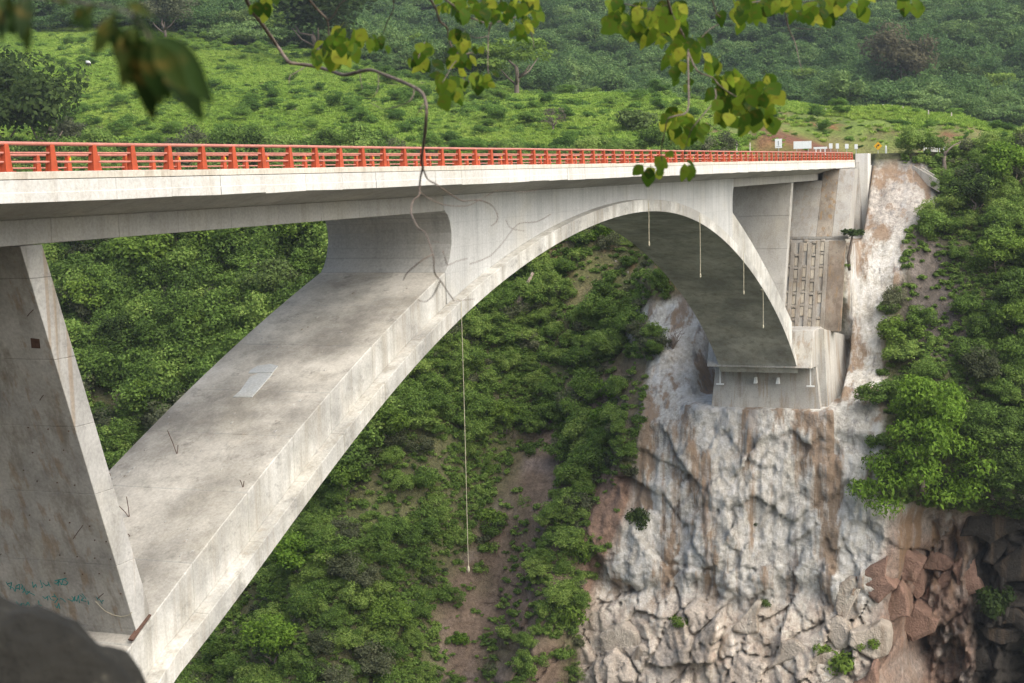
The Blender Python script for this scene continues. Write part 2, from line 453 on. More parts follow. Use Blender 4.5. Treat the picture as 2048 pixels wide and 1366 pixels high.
# --- gorge wall mesh
ys = np.concatenate([np.arange(-60, 10, 1.6), np.arange(10, 58, .2), np.arange(58, 110, .8), np.arange(110, 260, 2.)])
zs = np.concatenate([np.arange(-84, -58, 2.), np.arange(-58, -38, .2), np.arange(-38, 1.2, .3)])
Y, Z = np.meshgrid(ys, zs)
X = wall_x(Y, Z)
V = np.stack([X, Y, Z], -1).reshape(-1, 3)
ny, nz = len(ys), len(zs)
I = (np.arange(nz - 1)[:, None] * ny + np.arange(ny - 1)[None, :]).ravel()
Fq = np.stack([I, I + ny, I + ny + 1, I + 1], -1)
me = mesh_np('gorge_wall', V, Fq, smooth=False)
pu, pv = px_of(V)
P_CLIFF = [(1255, 640), (1290, 612), (1395, 590), (1440, 640), (1440, 700), (1690, 660), (1690, 470), (1700, 330), (1850, 325), (1880, 420), (1815, 460), (1805, 560), (1772, 650), (1762, 1000),
           (1830, 1010), (2060, 1040), (2060, 1500), (1160, 1500), (1160, 1250), (1265, 1000), (1275, 880), (1300, 730), (1330, 690), (1250, 680)]
P_GULLY = [(1070, 800), (1150, 770), (1230, 720), (1300, 715), (1270, 860), (1190, 860), (1130, 920), (1120, 1050), (1140, 1500), (900, 1500), (865, 1200), (960, 1060), (1035, 900)]
P_DEBRIS = [(1815, 455), (1875, 465), (1950, 620), (1945, 760), (1880, 720), (1800, 645)]
P_SLIDE = [(1095, 500), (1180, 430), (1300, 420), (1440, 620), (1330, 640), (1250, 625), (1160, 640), (1110, 570)]
P_RIB = [(1155, 1010), (1215, 930), (1280, 960), (1290, 1200), (1250, 1500), (1165, 1500)]
def soft(poly, w=14):
    s = 0
    for dx, dy in ((0, 0), (w, 0), (-w, 0), (0, w), (0, -w), (w * .7, w * .7), (-w * .7, w * .7), (w * .7, -w * .7), (-w * .7, -w * .7)):
        s = s + in_poly(pu + dx, pv + dy, poly)
    return (s / 9.)[:, None]
yy, zz = V[:, 1], V[:, 2]
nz1 = fbm(yy / 5., zz / 5., 1, 4)[:, None]; nz2 = fbm(yy / 1.7, zz / 2.2, 3, 4)[:, None]
c = np.array([[.10, .098, .045]]) * (1 + .5 * nz1) + np.clip(nz2, 0, 1) * np.array([[.03, .045, .005]])
def lay(c, w, col): return c * (1 - w) + np.array([col]) * w
soil = lambda c, w, k=1: lay(c, w, (.155 * k, .112 * k, .082 * k))
c = soil(c, soft(P_GULLY, 20) * np.clip(.8 + .9 * nz1, 0, 1), 1.15)
c = lay(c, soft(P_GULLY, 20) * np.clip(nz2 * 1.3 - .1, 0, .8), (.23, .18, .16))
c = lay(c, soft(P_SLIDE, 16), (.15, .15, .06))
c = soil(c, soft(P_SLIDE, 16) * np.clip(.35 + 1.3 * nz1, 0, 1), 1.5)
c = lay(c, soft(P_SLIDE, 16) * np.clip(nz2 * 1.6 - .2, 0, .9), (.36, .20, .12))
c = lay(c, soft(P_DEBRIS, 18) * .9, (.12, .10, .088))
c = lay(c, soft(P_DEBRIS, 18) * np.clip(nz2 * 1.6, 0, .8), (.20, .17, .15))
c = lay(c, soft(P_RIB, 8), (.25, .165, .12))
shotw = soft(P_CLIFF, 8)
rock = np.array([[.57, .545, .495]]) * (1 + .22 * nz1) + np.zeros((len(V), 3))
low = sstep(zz + 1.5 * nz1[:, 0], -42, -46)[:, None]
rock = lay(rock, low, (.52, .455, .385))
cr = cells(yy / 3.4 + .3 * zz / 3.4, zz / 4.6, 5)
rock = rock * (1 + low * (cr[0][:, None] - .5) * .5)
redw = low * sstep(yy + 1.2 * nz1[:, 0], 24.2, 21.5)[:, None] * sstep(zz, -60, -36)[:, None]
rightw = sstep(yy + nz1[:, 0], 22.6, 20.6)[:, None] * sstep(zz, -33, -36)[:, None]
rock = lay(rock, np.clip(redw * .75 + rightw * .9, 0, 1), (.27, .18, .135))
rock = lay(rock, np.clip(redw + rightw, 0, 1) * np.clip(1.4 * nz2, 0, .8), (.36, .31, .27))
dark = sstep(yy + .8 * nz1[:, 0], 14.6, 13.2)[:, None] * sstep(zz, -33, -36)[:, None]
rock = lay(rock, dark, (.05, .043, .036))  # shade of the overhang recess is put into the rock colour
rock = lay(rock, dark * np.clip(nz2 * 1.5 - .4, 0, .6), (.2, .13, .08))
hi = sstep(zz, -10, -5)[:, None] * sstep(yy, 30, 27)[:, None]
rock = lay(rock, hi * .7, (.40, .35, .30))
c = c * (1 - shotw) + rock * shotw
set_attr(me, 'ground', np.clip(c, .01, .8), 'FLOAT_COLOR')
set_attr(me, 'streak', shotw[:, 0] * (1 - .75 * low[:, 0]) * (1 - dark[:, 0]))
gorge = tag(link('gorge_wall', me, M['cliff']), kind='structure')

# --- hillside
xs = np.concatenate([np.arange(183, 260, 1.2), np.arange(260, 420, 3.), np.geomspace(420, 1400, 60)])
rs = np.linspace(-.45, 1.4, 330)
Xh, Rh = np.meshgrid(xs, rs); Yh = Xh * Rh
Zh = hill_z(Xh, Yh)
V = np.stack([Xh, Yh, Zh], -1).reshape(-1, 3)
nx = len(xs)
I = (np.arange(len(rs) - 1)[:, None] * nx + np.arange(nx - 1)[None, :]).ravel()
me = mesh_np('hillside', V, np.stack([I, I + 1, I + nx + 1, I + nx], -1), smooth=True)
nz1 = fbm(V[:, 0] / 9., V[:, 1] / 9., 1, 4)[:, None]; nz2 = fbm(V[:, 0] / 3., V[:, 1] / 3., 3, 3)[:, None]
c = lay(np.zeros((len(V), 3)), 1, (.15, .21, .04)) * (1 + .35 * nz1)
c = lay(c, np.clip(nz2 * .9, 0, .5), (.12, .11, .05))
far = sstep(V[:, 0], 330, 420)[:, None]
c = lay(c, far, (.035, .06, .02))
r_ = V[:, 1] / V[:, 0]
# eroded bank along the road cutting
redb = (sstep(V[:, 0], 206, 210) * sstep(V[:, 0], 230, 222) * sstep(r_, .225, .212) * sstep(r_, .155, .17))[:, None]
bank = (sstep(V[:, 0], 214, 222) * sstep(V[:, 0], 246, 234) * sstep(r_, .30, .22) * sstep(r_, .055, .08))[:, None]
c = lay(c, bank * np.clip(.35 + 1.1 * nz1 + .5 * nz2, 0, .9), (.17, .105, .07))
c = lay(c, bank * np.clip(1.5 * nz2 - .35, 0, .85), (.24, .09, .045))
c = lay(c, redb * np.clip(.7 + 1.2 * nz1, 0, 1), (.17, .075, .042))
set_attr(me, 'ground', np.clip(c, .01, .8), 'FLOAT_COLOR')
hillside = tag(link('hillside', me, M['ground']), kind='structure')

# --- near bank under the camera, gorge floor
gx = np.linspace(-60, 95, 90); gy = np.linspace(-90, 150, 100)
Xg, Yg = np.meshgrid(gx, gy)
dist = np.hypot(np.maximum(Xg, 0), Yg * (.9)) * sstep(Xg, -20, 2) + .0
Zg = -1.7 - np.maximum(dist - 4, 0) * .37 - 42 * sstep(Xg + .12 * np.abs(Yg), 52, 88)
Zg = np.where(Xg < 0, np.maximum(Zg, -1.7 - .15 * np.abs(Yg)), Zg) + .5 * sstep(dist, 7, 14) * (fbm(Xg / 5., Yg / 5., 1, 4) - .8)
Zg = Zg + np.maximum(-6 - Xg, 0) * .62 + np.maximum(-14 - Yg, 0) * .55 * sstep(Xg, 40, 5)  # unseen rise behind and beside the camera, added to block low sky light
V = np.stack([Xg, Yg, Zg], -1).reshape(-1, 3); n = len(gx)
I = (np.arange(len(gy) - 1)[:, None] * n + np.arange(n - 1)[None, :]).ravel()
me = mesh_np('near_bank', V, np.stack([I, I + 1, I + n + 1, I + n], -1), smooth=True)
set_attr(me, 'ground', np.tile([[.13, .115, .08]], (len(V), 1)), 'FLOAT_COLOR')
tag(link('near_bank', me, M['ground']), kind='structure')
me = mesh_np('river', [(60, -300, -78), (190, -300, -78), (190, 500, -78), (60, 500, -78)], [[0, 1, 2, 3]])
tag(link('river', me, M['water']), kind='structure')

def ground_hit(u, v):
    r = ray(u, v); r = r / r[0]
    t = np.concatenate([np.arange(125, 260, .25), np.arange(260, 1300, 1.)])
    P = r[None, :] * t[:, None]
    inside = (P[:, 0] > wall_x(P[:, 1], P[:, 2])) & (P[:, 2] < 1.2)
    hz = hill_z(np.maximum(P[:, 0], 183), P[:, 1])
    inside |= (P[:, 0] > 183) & (P[:, 2] < hz)
    k = np.argmax(inside) if inside.any() else len(t) - 1
    return P[k]

# ================================================================== BRIDGE
YN, YF = 28.37, 39.98          # outer faces of the deck
BN, BF = 30.77, 37.57          # faces of the box girder and arch body
RN, RF = 30.20, 38.14          # faces of the projecting arch ring
X0, X1 = 8.0, 183.0
bridge = tag(empty('arch_bridge', (100, 34, -20)), 'pale grey concrete arch bridge with leaning piers spanning the gorge', 'bridge')
bridge.location = (0, 0, 0)

_ip = np.array([(45.4, -17.1), (50.5, -15.2), (54.5, -13.28), (59.4, -11.26), (66.2, -8.75), (71.5, -7.28), (78.3, -5.62), (85, -4.31), (89.5, -3.68), (95.2, -3.17), (105.1, -3.04),
                (113.1, -3.48), (124.2, -5.12), (134.6, -8.18), (142.9, -11.67), (150.6, -15.2), (155.9, -18.6), (157.5, -20.0)])
_pi = np.polyfit((_ip[:, 0] - 101) / 55, _ip[:, 1], 7)
intr = lambda x: float(np.polyval(_pi, (x - 101) / 55)) if x < 157.5 else -20.0 - (x - 157.5) * 1.1
_el = np.array([(44.4, -15.15), (46.6, -14.24), (47.93, -13.55), (50.25, -12.59), (51.83, -11.81), (53.84, -10.95), (55.79, -10.17), (61.28, -8.08), (64.43, -6.92), (68.51, -5.7), (71.36, -4.77)])
_pe = np.polyfit(_el[:, 0] - 58, _el[:, 1], 2)
_er = np.array([(132.68, -3.85), (142.58, -7.9), (150., -11.3), (157.2, -15.0), (159.6, -16.45)])
_pr = np.polyfit(_er[:, 0] - 145, _er[:, 1], 2)
extr = lambda x: float(np.polyval(_pe, x - 58)) if x < 100 else float(np.polyval(_pr, x - 145))
ledge = lambda x: intr(x) + .82

def seg_poly(xa, xb, top, bot, k=4):
    X = np.linspace(xa, xb, k + 1)
    return [(x, top(x)) for x in X] + [(x, bot(x)) for x in X[::-1]]
GAP = .007
left_j = [36.0, 40.2, 44.0, 47.93, 51.9, 55.6, 58.9, 63.0, 67.2, 71.36]
right_j = [132.7, 137.0, 141.2, 145.4, 149.6, 153.8, 158.2]
mid_j = list(np.linspace(71.36, 132.7, 15))
extr_l = lambda x: extr(x) if x > 41 else extr(41) - (41 - x) * .75
intr_l = lambda x: intr(x) if x > 45.4 else intr(45.4) - (45.4 - x) * .72
ledge_l = lambda x: intr_l(x) + .82
for J in (left_j, right_j):
    for a, b in zip(J[:-1], J[1:]):
        sg = MB().prism(seg_poly(a + GAP, b - GAP, extr_l, lambda x: ledge_l(x) + .002), BN, BF).build('arch_segment', M['arch'], bridge, bevel=.025)
        sg.data.materials.append(M['archback'])
        for f_ in sg.data.polygons:
            if f_.normal.z > .6 and f_.area > .3: f_.material_index = 1
for J in (left_j, mid_j, right_j):
    for a, b in zip(J[:-1], J[1:]):
        MB().prism(seg_poly(a + GAP, b - GAP, ledge_l, intr_l), RN, RF).build('arch_ring_segment', M['arch'], bridge, bevel=.02)
core = MB()
for a, b in ((36.2, 71.3), (73.0, 132.2), (132.8, 158)):
    top = (lambda x: extr_l(x) - .05) if a != 73.0 else (lambda x: -2.2)
    core.prism(seg_poly(a, b, lambda x: max(top(x), intr_l(x) + .3), lambda x: intr_l(x) + .05, 24), BN + .05, BF - .05)
core.build('arch_core', M['arch'], bridge)
# spandrel block over the crown with its concave ends
fl = [(71.38, -4.80), (71.72, -4.52), (72.05, -4.05), (72.28, -3.45), (72.32, -2.9), (72.15, -2.35), (71.85, -1.98), (71.44, -1.76)]
frr = [(133.2, -1.76), (132.9, -2.2), (132.75, -2.8), (132.72, -3.4), (132.74, -3.95)]
xsn = np.linspace(132.6, 71.5, 60)
sp = MB()
poly = fl + [(71.44, -1.06), (133.2, -1.06)] + frr + [(x, ledge(x) + .002) for x in xsn]
sp.prism(poly, BN, BF)
sp.build('spandrel_wall', M['spandrel'], bridge, bevel=.02)

# deck slab, girder, kerbs, fascia panels
MB().prism([(YN + .23, .12), (YF - .23, .12), (YF - .23, -.48), (BF + .003, -1.05), (BN - .003, -1.05), (YN + .23, -.48)], X0, X1, 'x').build('deck_slab', M['girder'], bridge)
MB().box(X0, X1 + .05, YN + .55, YF - .55, .124, .15).build('carriageway', M['asphalt'], bridge)
MB().box(X0, 71.4, BN + .04, BF - .04, -1.77, -1.0).build('girder_core', M['girder'], bridge)
MB().box(133.2, 178.2, BN + .04, BF - .04, -1.72, -1.0).build('girder_core', M['girder'], bridge)
gj = list(np.arange(9.0, 71.4, 3.55)); gj[-1] = 71.40
for a, b in zip(gj[:-1], gj[1:]):
    MB().box(a + GAP, b - GAP, BN, BF, -1.82, -1.056).build('girder_segment', M['girder'], bridge, bevel=.02)
gj = [133.24] + list(np.arange(137, 178.5, 4.1)) + [178.3]
for a, b in zip(gj[:-1], gj[1:]):
    MB().box(a + GAP, b - GAP, BN, BF, -1.76, -1.056).build('girder_segment', M['girder'], bridge, bevel=.02)
pj = list(np.arange(X0, X1 - 1, 3.0)) + [X1]
for side in (0, 1):
    for k, (a, b) in enumerate(zip(pj[:-1], pj[1:])):
        h0, h1 = [random.uniform(-.03, .025) for _ in range(2)]
        ya, yb = (YN, YN + .226) if side == 0 else (YF - .226, YF)
        g = .018 if k % 4 == 0 else .006
        d = random.uniform(-.012, .012) * (1 if side == 0 else -1)
        m = MB().hexa([(a + g, ya + d, -.52 + h0), (b - g, ya + d, -.52 + h1), (b - g, yb, -.52 + h1), (a + g, yb, -.52 + h0),
                       (a + g, ya + d, .105), (b - g, ya + d, .105), (b - g, yb, .105), (a + g, yb, .105)])
        m.build('fascia_panel', M['fascia'], bridge, bevel=.008)
        ka, kb = (YN + .025, YN + .5) if side == 0 else (YF - .5, YF - .025)
        MB().box(a + .004, b - .004, ka, kb, .125, .33 + random.uniform(-.012, .012)).build('kerb', M['kerb'], bridge, bevel=.012)
        sa, sb = (YN - .018, YN + .05) if side == 0 else (YF - .05, YF + .018)
        MB().hexa([(a + g, sa + d, -.525 + h0), (b - g, sa + d, -.525 + h1), (b - g, sb, -.525 + h1), (a + g, sb, -.525 + h0),
                   (a + g, sa + d, -.24 + h0 * .5), (b - g, sa + d, -.24 + h1 * .5), (b - g, sb, -.24 + h1 * .5), (a + g, sb, -.24 + h0 * .5)]).build('fascia_drip_strip', M['fascia'], bridge, bevel=.01)

# left pier: leaning wall pier cast in lifts
pz = [-1.84, -2.85, -5.43, -7.67, -9.99, -12.57, -15.0, -18.5]
pxl = lambda z: 39.45 + (-1.8 - z) * .372
for k, (a, b) in enumerate(zip(pz[:-1], pz[1:])):
    zt, zb = a - .004, b + .004
    MB().hexa([(pxl(zb), BN + .04, zb), (pxl(zb) + 1.05, BN + .04, zb), (pxl(zb) + 1.05, BF - .04, zb), (pxl(zb), BF - .04, zb),
               (pxl(zt), BN + .04, zt), (pxl(zt) + 1.05, BN + .04, zt), (pxl(zt) + 1.05, BF - .04, zt), (pxl(zt), BF - .04, zt)]).build('pier_block', M['pier'], bridge, bevel=.014)
MB().hexa([(pxl(-18) + .05, BN + .1, -18), (pxl(-18) + 1., BN + .1, -18), (pxl(-18) + 1., BF - .1, -18), (pxl(-18) + .05, BF - .1, -18),
           (pxl(-1.85) + .05, BN + .1, -1.85), (pxl(-1.85) + 1., BN + .1, -1.85), (pxl(-1.85) + 1., BF - .1, -1.85), (pxl(-1.85) + .05, BF - .1, -1.85)]).build('pier_core', M['pier'], bridge)
def pier_pt(u, v, off=-.006):       # point on the sloping face of the left pier
    r = ray(u, v)
    # X = 39.45 + (-1.8 - Z) * .372
    t = (39.45 - 1.8 * .372) / (r[0] + r[2] * .372)
    p = r * t; p[0] += off; return p
# square pocket in the pier: a dark plate stands in for its shaded hollow
q = [pier_pt(u, v, -.004) for u, v in ((61, 676), (79, 678), (81, 697), (63, 696))]
MB().add(q + [p + np.array([.02, 0, 0]) for p in q], [[0, 1, 2, 3], [4, 7, 6, 5], [0, 4, 5, 1], [1, 5, 6, 2], [2, 6, 7, 3], [3, 7, 4, 0]]).build('pocket_dark_plate', M['rust'], bridge)
# sprayed writing, rows of loose strokes
gf = MB()
def stroke(pts, w=2.7):
    P = [pier_pt(*p) for p in pts]
    for a, b in zip(P[:-1], P[1:]):
        d = b - a; L = np.linalg.norm(d)
        if L < 1e-4: continue
        nrm = np.cross(d / L, np.array([1, 0, .372])); nrm = nrm / np.linalg.norm(nrm) * w * .0065
        gf.add([a - nrm, b - nrm, b + nrm, a + nrm], [[0, 1, 2, 3]])
S = lambda x, y: (x / 5.851, 1100 + y / 5.851)
for L in [[(70, 370), (100, 420), (150, 440), (180, 490)], [(80, 400), (140, 380), (120, 460)], [(180, 480), (190, 420), (230, 400), (230, 470)], [(190, 450), (230, 450)],
          [(245, 400), (270, 420), (250, 450), (290, 465), (265, 500)], [(280, 430), (310, 520), (350, 480)], [(310, 480), (370, 510), (410, 530)], [(380, 370), (390, 440), (420, 400), (430, 440)],
          [(470, 350), (500, 430), (480, 440)], [(500, 380), (540, 420), (580, 400)], [(560, 370), (590, 430)],
          [(630, 380), (660, 400), (690, 360), (680, 420)], [(690, 350), (720, 410), (740, 340)], [(740, 340), (800, 380), (770, 410), (730, 400)], [(640, 360), (780, 330)],
          [(500, 540), (530, 570), (560, 540), (560, 590)], [(570, 530), (600, 580), (640, 590)], [(630, 510), (650, 550), (680, 570), (640, 620)], [(610, 545), (660, 540)],
          [(700, 560), (740, 580), (770, 610)], [(790, 570), (850, 600), (880, 540), (870, 600)], [(840, 540), (900, 600), (920, 530), (930, 620)], [(930, 520), (980, 560), (950, 590), (1010, 600)], [(960, 510), (1010, 575)],
          [(190, 600), (230, 650), (260, 620), (250, 660)], [(270, 620), (300, 650), (330, 610), (350, 650)], [(450, 590), (460, 640), (490, 650)], [(640, 640), (670, 680), (690, 620), (700, 690)],
          [(1030, 590), (1040, 640)], [(1130, 550), (1150, 590)], [(1160, 570), (1200, 630)], [(1190, 600), (1215, 590)]]:
    stroke([S(*p) for p in L])
gfo = gf.build('graffiti', M['teal'], bridge)
# form ties and a loose yellow rope on the pier
for u, v in [(120, 1110), (155, 1113), (190, 1116), (222, 1118), (130, 1146), (166, 1148), (199, 1147), (242, 1187), (100, 1040), (140, 1045), (180, 1052), (60, 1030), (75, 962), (115, 965), (150, 970), (190, 1080), (213, 1083), (48, 940), (66, 905), (128, 900), (57, 855), (97, 858), (138, 862)]:
    p = pier_pt(u, v)
    MB().tube([p + np.array([.02, 0, 0]), p - np.array([.03, 0, 0])], .022, 6).build('tie_hole_plug', M['rust'], bridge)
for (u, v), (u2, v2) in (((147, 1077), (170, 1047)), ((196, 1197), (211, 1183)), ((0, 1110), (8, 1104)), ((55, 632), (72, 618)), ((80, 800), (92, 788))):
    p = pier_pt(u, v); q = pier_pt(u2, v2) - np.array([.25, .1, 0])
    MB().tube([p, (p + q) / 2 + np.array([0, 0, .01]), q], .013, 5).build('tie_rod', M['rust'], bridge)
P = [pier_pt(u, v, -.03) for u, v in ((192, 1202), (201, 1212), (212, 1222), (226, 1229), (243, 1233), (258, 1230), (265, 1224))]
tag(MB().tube(P, .012, 6).build('loose_rope', M['rope'], None), 'thin yellowish rope drooping across the foot of the left pier', 'rope')

# right pier
prx = lambda z: 158.7 + (-1.8 - z) * -.385
for a, b in zip([-1.78, -5, -8.2, -11.5], [-5, -8.2, -11.5, -16.4]):
    zt, zb = a - .006, b + .006
    MB().hexa([(prx(zb), BN + .05, zb), (prx(zb) + 1., BN + .05, zb), (prx(zb) + 1., BF - .05, zb), (prx(zb), BF - .05, zb),
               (prx(zt), BN + .05, zt), (prx(zt) + 1., BN + .05, zt), (prx(zt) + 1., BF - .05, zt), (prx(zt), BF - .05, zt)]).build('pier_block', M['girder'], bridge, bevel=.02)
# skewback block, footing
m = MB()
m.hexa([(160.1, 28.2, -26.0), (178, 27.9, -23), (178, 39.7, -23), (159.9, 39.7, -26.0), (160.9, 28.9, -20.2), (176, 28.5, -17.0), (176, 39.2, -17.0), (160.9, 39.2, -20.2)])
m.build('footing', M['foot'], bridge, bevel=.04)
MB().prism([(157.35, -20.15), (159.0, -16.55), (163.2, -16.55), (166, -17.2), (166, -20.3), (160.0, -20.3)], 28.75, 39.3).build('skewback_block', M['foot'], bridge, bevel=.04)
MB().hexa([(161.0, 27.7, -25.4), (176, 26.6, -22.5), (176, 29.3, -22.5), (161.0, 29.3, -25.4), (161.6, 28.2, -16.62), (175, 27.6, -18.8), (175, 29.3, -18.8), (161.6, 29.3, -16.62)]).build('footing_side_wall', M['foot'], bridge, bevel=.03)
for y in (29.3, 38.6):
    m = MB()
    m.box(159.98, 160.06, y - .06, y + .06, -22.2, -20.5).box(159.94, 160.06, y - .4, y + .4, -22.35, -22.2).box(159.94, 160.06, y - .35, y + .35, -20.5, -20.36)
    m.build('anchor_bracket', M['white'], bridge)
for y in (32.6, 34.9):
    MB().hexa([(159.7, y - .18, -22.1), (160.3, y - .18, -22.1), (160.3, y + .18, -22.1), (159.7, y + .18, -22.1), (159.9, y - .1, -21.5), (160.4, y - .1, -21.5), (160.4, y + .1, -21.5), (159.9, y + .1, -21.5)]).build('anchor_lug', M['white'], bridge, bevel=.02)
# abutment wall and wing pillar
M['stained'] = concrete('rust_stained_abutment', (.31, .27, .22), .8, (.13, .1, .075), rust=.85, mott=1.2)
for a, b in ((26.9, 28.55), (28.57, 30.2), (30.22, 33.0), (33.02, 36.2), (36.22, 41)):
    MB().hexa([(168.6, a, -7.6), (172, a, -7.6), (172, b, -7.6), (168.6, b, -7.6), (172.6 + (.8 if a < 30 else 0), a, -1.79 if a > 30 else -.6), (176, a, -1.79 if a > 30 else -.6), (176, b, -1.79 if a > 30 else -.6), (172.6 + (.8 if a < 30 else 0), b, -1.79 if a > 30 else -.6)]).build('abutment_panel', M['stained'] if 28.5 < a < 29 else M['abut'], bridge, bevel=.015)
MB().box(176.2, 184.5, 28.65, 40, -6, -1.07).build('abutment_block', M['abut'], bridge)
MB().box(168.3, 170, 26.8, 40.8, -7.85, -7.62).build('abutment_sill', M['abut'], bridge, bevel=.02)
MB().prism([(183.1, 1.02), (185.2, 1.02), (185.2, -.3), (194, -.3), (194, -9), (183.1, -9)], 26.95, 28.34).build('wing_wall', M['fascia'], bridge, bevel=.02)
MB().hexa([(181.0, 27.5, -8.2), (183.06, 27.5, -8.2), (183.06, 28.3, -8.2), (181.0, 28.3, -8.2), (183.0, 27.9, .1), (183.06, 27.9, .1), (183.06, 28.3, .1), (183.0, 28.3, .1)]).build('wing_wall_return', M['abut'], bridge, bevel=.01)
# mortar patch, rebar stubs on the arch back
def ext_pt(u, v, lift=0):
    r = ray(u, v); best = None
    for t in np.linspace(28 / r[1], 40 / r[1], 1200):
        p = r * t
        if 36 < p[0] < 75 and p[2] <= extr_l(p[0]) + lift: return p
    return r * (34 / r[1])
for pl in ([(466, 795), (504, 795), (513, 785), (533, 762), (545, 748), (517, 748), (500, 755), (480, 783)], [(497, 747), (545, 746), (556, 733), (540, 729), (515, 733), (500, 742)]):
    P = [ext_pt(*p) for p in pl]
    P = [np.array([p[0], p[1], extr_l(p[0])]) for p in P]
    m = MB(); n = len(P)
    m.add([p - np.array([0, 0, .02]) for p in P] + [p + np.array([0, 0, .03]) for p in P], [list(range(n)), list(range(n, 2 * n))] + [[i, (i + 1) % n, (i + 1) % n + n, i + n] for i in range(n)])
    m.build('mortar_patch', M['patch'], bridge)
for (u, v), tips in (((354, 907), [(335, 861), (356, 890)]), ((259, 1033), [(236, 1010), (253, 993)]), ((486, 974), [(480, 960), (488, 962)]), ((386, 1077), [(388, 1085), (392, 1086)]), ((260, 1072), [(256, 1068), (264, 1076)]), ((221, 951), [(219, 946)])):
    b_ = ext_pt(u, v); s = np.linalg.norm(b_)
    for tu, tv in tips:
        d = ray(tu, tv); e = d * (np.dot(b_, b_) / np.dot(d, b_)) * .998
        MB().tube([b_ - np.array([0, 0, .05]), (b_ + e) / 2 + np.array([.01, 0, .0]), e], .016, 5).build('rebar_stub', M['rust'], bridge)
for k in range(60):
    x = random.uniform(48, 70); y = random.uniform(31.1, 37.2); z = extr_l(x)
    s = random.uniform(.02, .05)
    MB().hexa([(x - s * 3, y - s, z - .02 - s * .6), (x + s * 3, y - s, z - .02 + s * .6), (x + s * 2, y + s, z - .02 + s * .6), (x - s * 3, y + s, z - .02 - s * .6), (x - s * 2, y - s, z + .012 - s * .5), (x + s * 2, y - s, z + .014 + s * .5), (x + s, y + s, z + .014 + s * .4), (x - s * 2, y + s, z + .012 - s * .5)]).build('grout_lump', M['pier'], bridge)
a_ = ext_pt(298, 1240); b_ = ext_pt(262, 1292)
a_[2] += .18; b_[2] += .2
m = MB()
for s in (-1, 1):
    m.tube([a_ + np.array([0, .07 * s, 0]), b_ + np.array([0, .07 * s, 0])], .045, 4)
m.tube([a_, b_], .055, 4)
tag(m.build('steel_beam', M['rust']), 'rusty steel beam lying on the arch at the foot of the left pier', 'beam')

# ------------------------------------------------------------------ railings
def post_mesh():
    m = MB()
    for s in (-1, 1):      # two tapered side plates with a web between, wider at the base
        m.hexa([(-.115 + .0, s * .085 - .012, 0), (.115, s * .085 - .012, 0), (.115, s * .085 + .012, 0), (-.115, s * .085 + .012, 0),
                (-.065, s * .05 - .012, .76), (.065, s * .05 - .012, .76), (.065, s * .05 + .012, .76), (-.065, s * .05 + .012, .76)])
    m.hexa([(-.10, -.075, 0), (-.08, -.075, 0), (-.08, .075, 0), (-.10, .075, 0), (-.055, -.04, .75), (-.035, -.04, .75), (-.035, .04, .75), (-.055, .04, .75)])
    m.hexa([(.08, -.075, 0), (.10, -.075, 0), (.10, .075, 0), (.08, .075, 0), (.035, -.04, .75), (.055, -.04, .75), (.055, .04, .75), (.035, .04, .75)])
    m.box(-.16, .16, -.15, .15, 0, .022)
    return m.mesh('post', bevel=.004)
PM = post_mesh(); PM.materials.append(M['red'])
RM = MB().box(-.03, .03, -.115, -.075, .56, .68).mesh('reflector', bevel=.005); RM.materials.append(M['yellow'])
def railing(y, label, face):
    rl = tag(empty('bridge_railing', (X0, y, .33)), label, 'railing', 'bridge railings')
    k = 0
    for x in np.arange(10.23, X1 - .2, 2.0):
        p = link('post', PM, parent=rl, loc=(x - X0 + random.uniform(-.02, .02), 0, random.uniform(-.008, .008)))
        p.scale = (1.3, 1.2, 1.0)
        p.rotation_euler = (random.uniform(-.015, .015), random.uniform(-.02, .02), random.uniform(-.04, .04))
        if k % 2 == 0:
            r = link('reflector', RM, parent=p)
            if face > 0: r.rotation_euler = (0, 0, math.pi)
        k += 1
    for z, rad in ((.785, .055), (.53, .032), (.27, .032)):
        P = [(x - X0, random.uniform(-.006, .006), z + random.uniform(-.006, .006)) for x in np.arange(X0 + 1, X1 - .1, 4.0)] + [(X1 - X0 - .1, 0, z)]
        MB().tube(P, rad, 10).build('rail_tube', M['redtube'], rl, smooth=True)
    return rl
railing(YN + .22, 'red steel railing along the near edge of the bridge deck', 1)
railing(YF - .22, 'red steel railing along the far edge of the bridge deck', -1)

# ------------------------------------------------------------------ hanging ropes
for k, (u, v0, v1, lab) in enumerate(((922, 600, 1145, 'long pale rope hanging from the left leg of the arch above the green slope'),
                                (1297, 402, 486, 'rope hanging at the crown of the arch, leftmost of the four over the dark soffit'),
                                (1399.5, 432, 550, 'rope hanging over the arch soffit, second from the crown'),
                                (1487, 505, 584, 'short rope hanging over the arch soffit, third from the crown'),
                                (1526, 580, 652, 'rope hanging over the arch soffit nearest the right footing'))):
    a = on_y(u, v0, RN - .05); b = on_y(u, v1, RN - .05)
    P = [(a[0], a[1] + .2, a[2] + .05), (a[0], a[1], a[2] - .02)] + [(a[0] + .03 * math.sin(t * 5), a[1], a[2] + (b[2] - a[2]) * t) for t in np.linspace(.05, 1, 8)]
    root = tag(empty('hanging_rope', (a[0], a[1], a[2])), lab, 'rope', 'ropes hanging from the arch')
    off = Vector((a[0], a[1], a[2]))
    MB().tube([Vector(p) - off for p in P], .016 if k == 0 else .024, 5).build('rope', M['rope'], root)
    e = Vector(P[-1]) - off
    MB().tube([e + Vector((0, 0, .1)), e, e - Vector((0, 0, .12)), e - Vector((0, 0, .22))], [.03, .06, .06, .03], 6).build('knot', M['rope'], root)

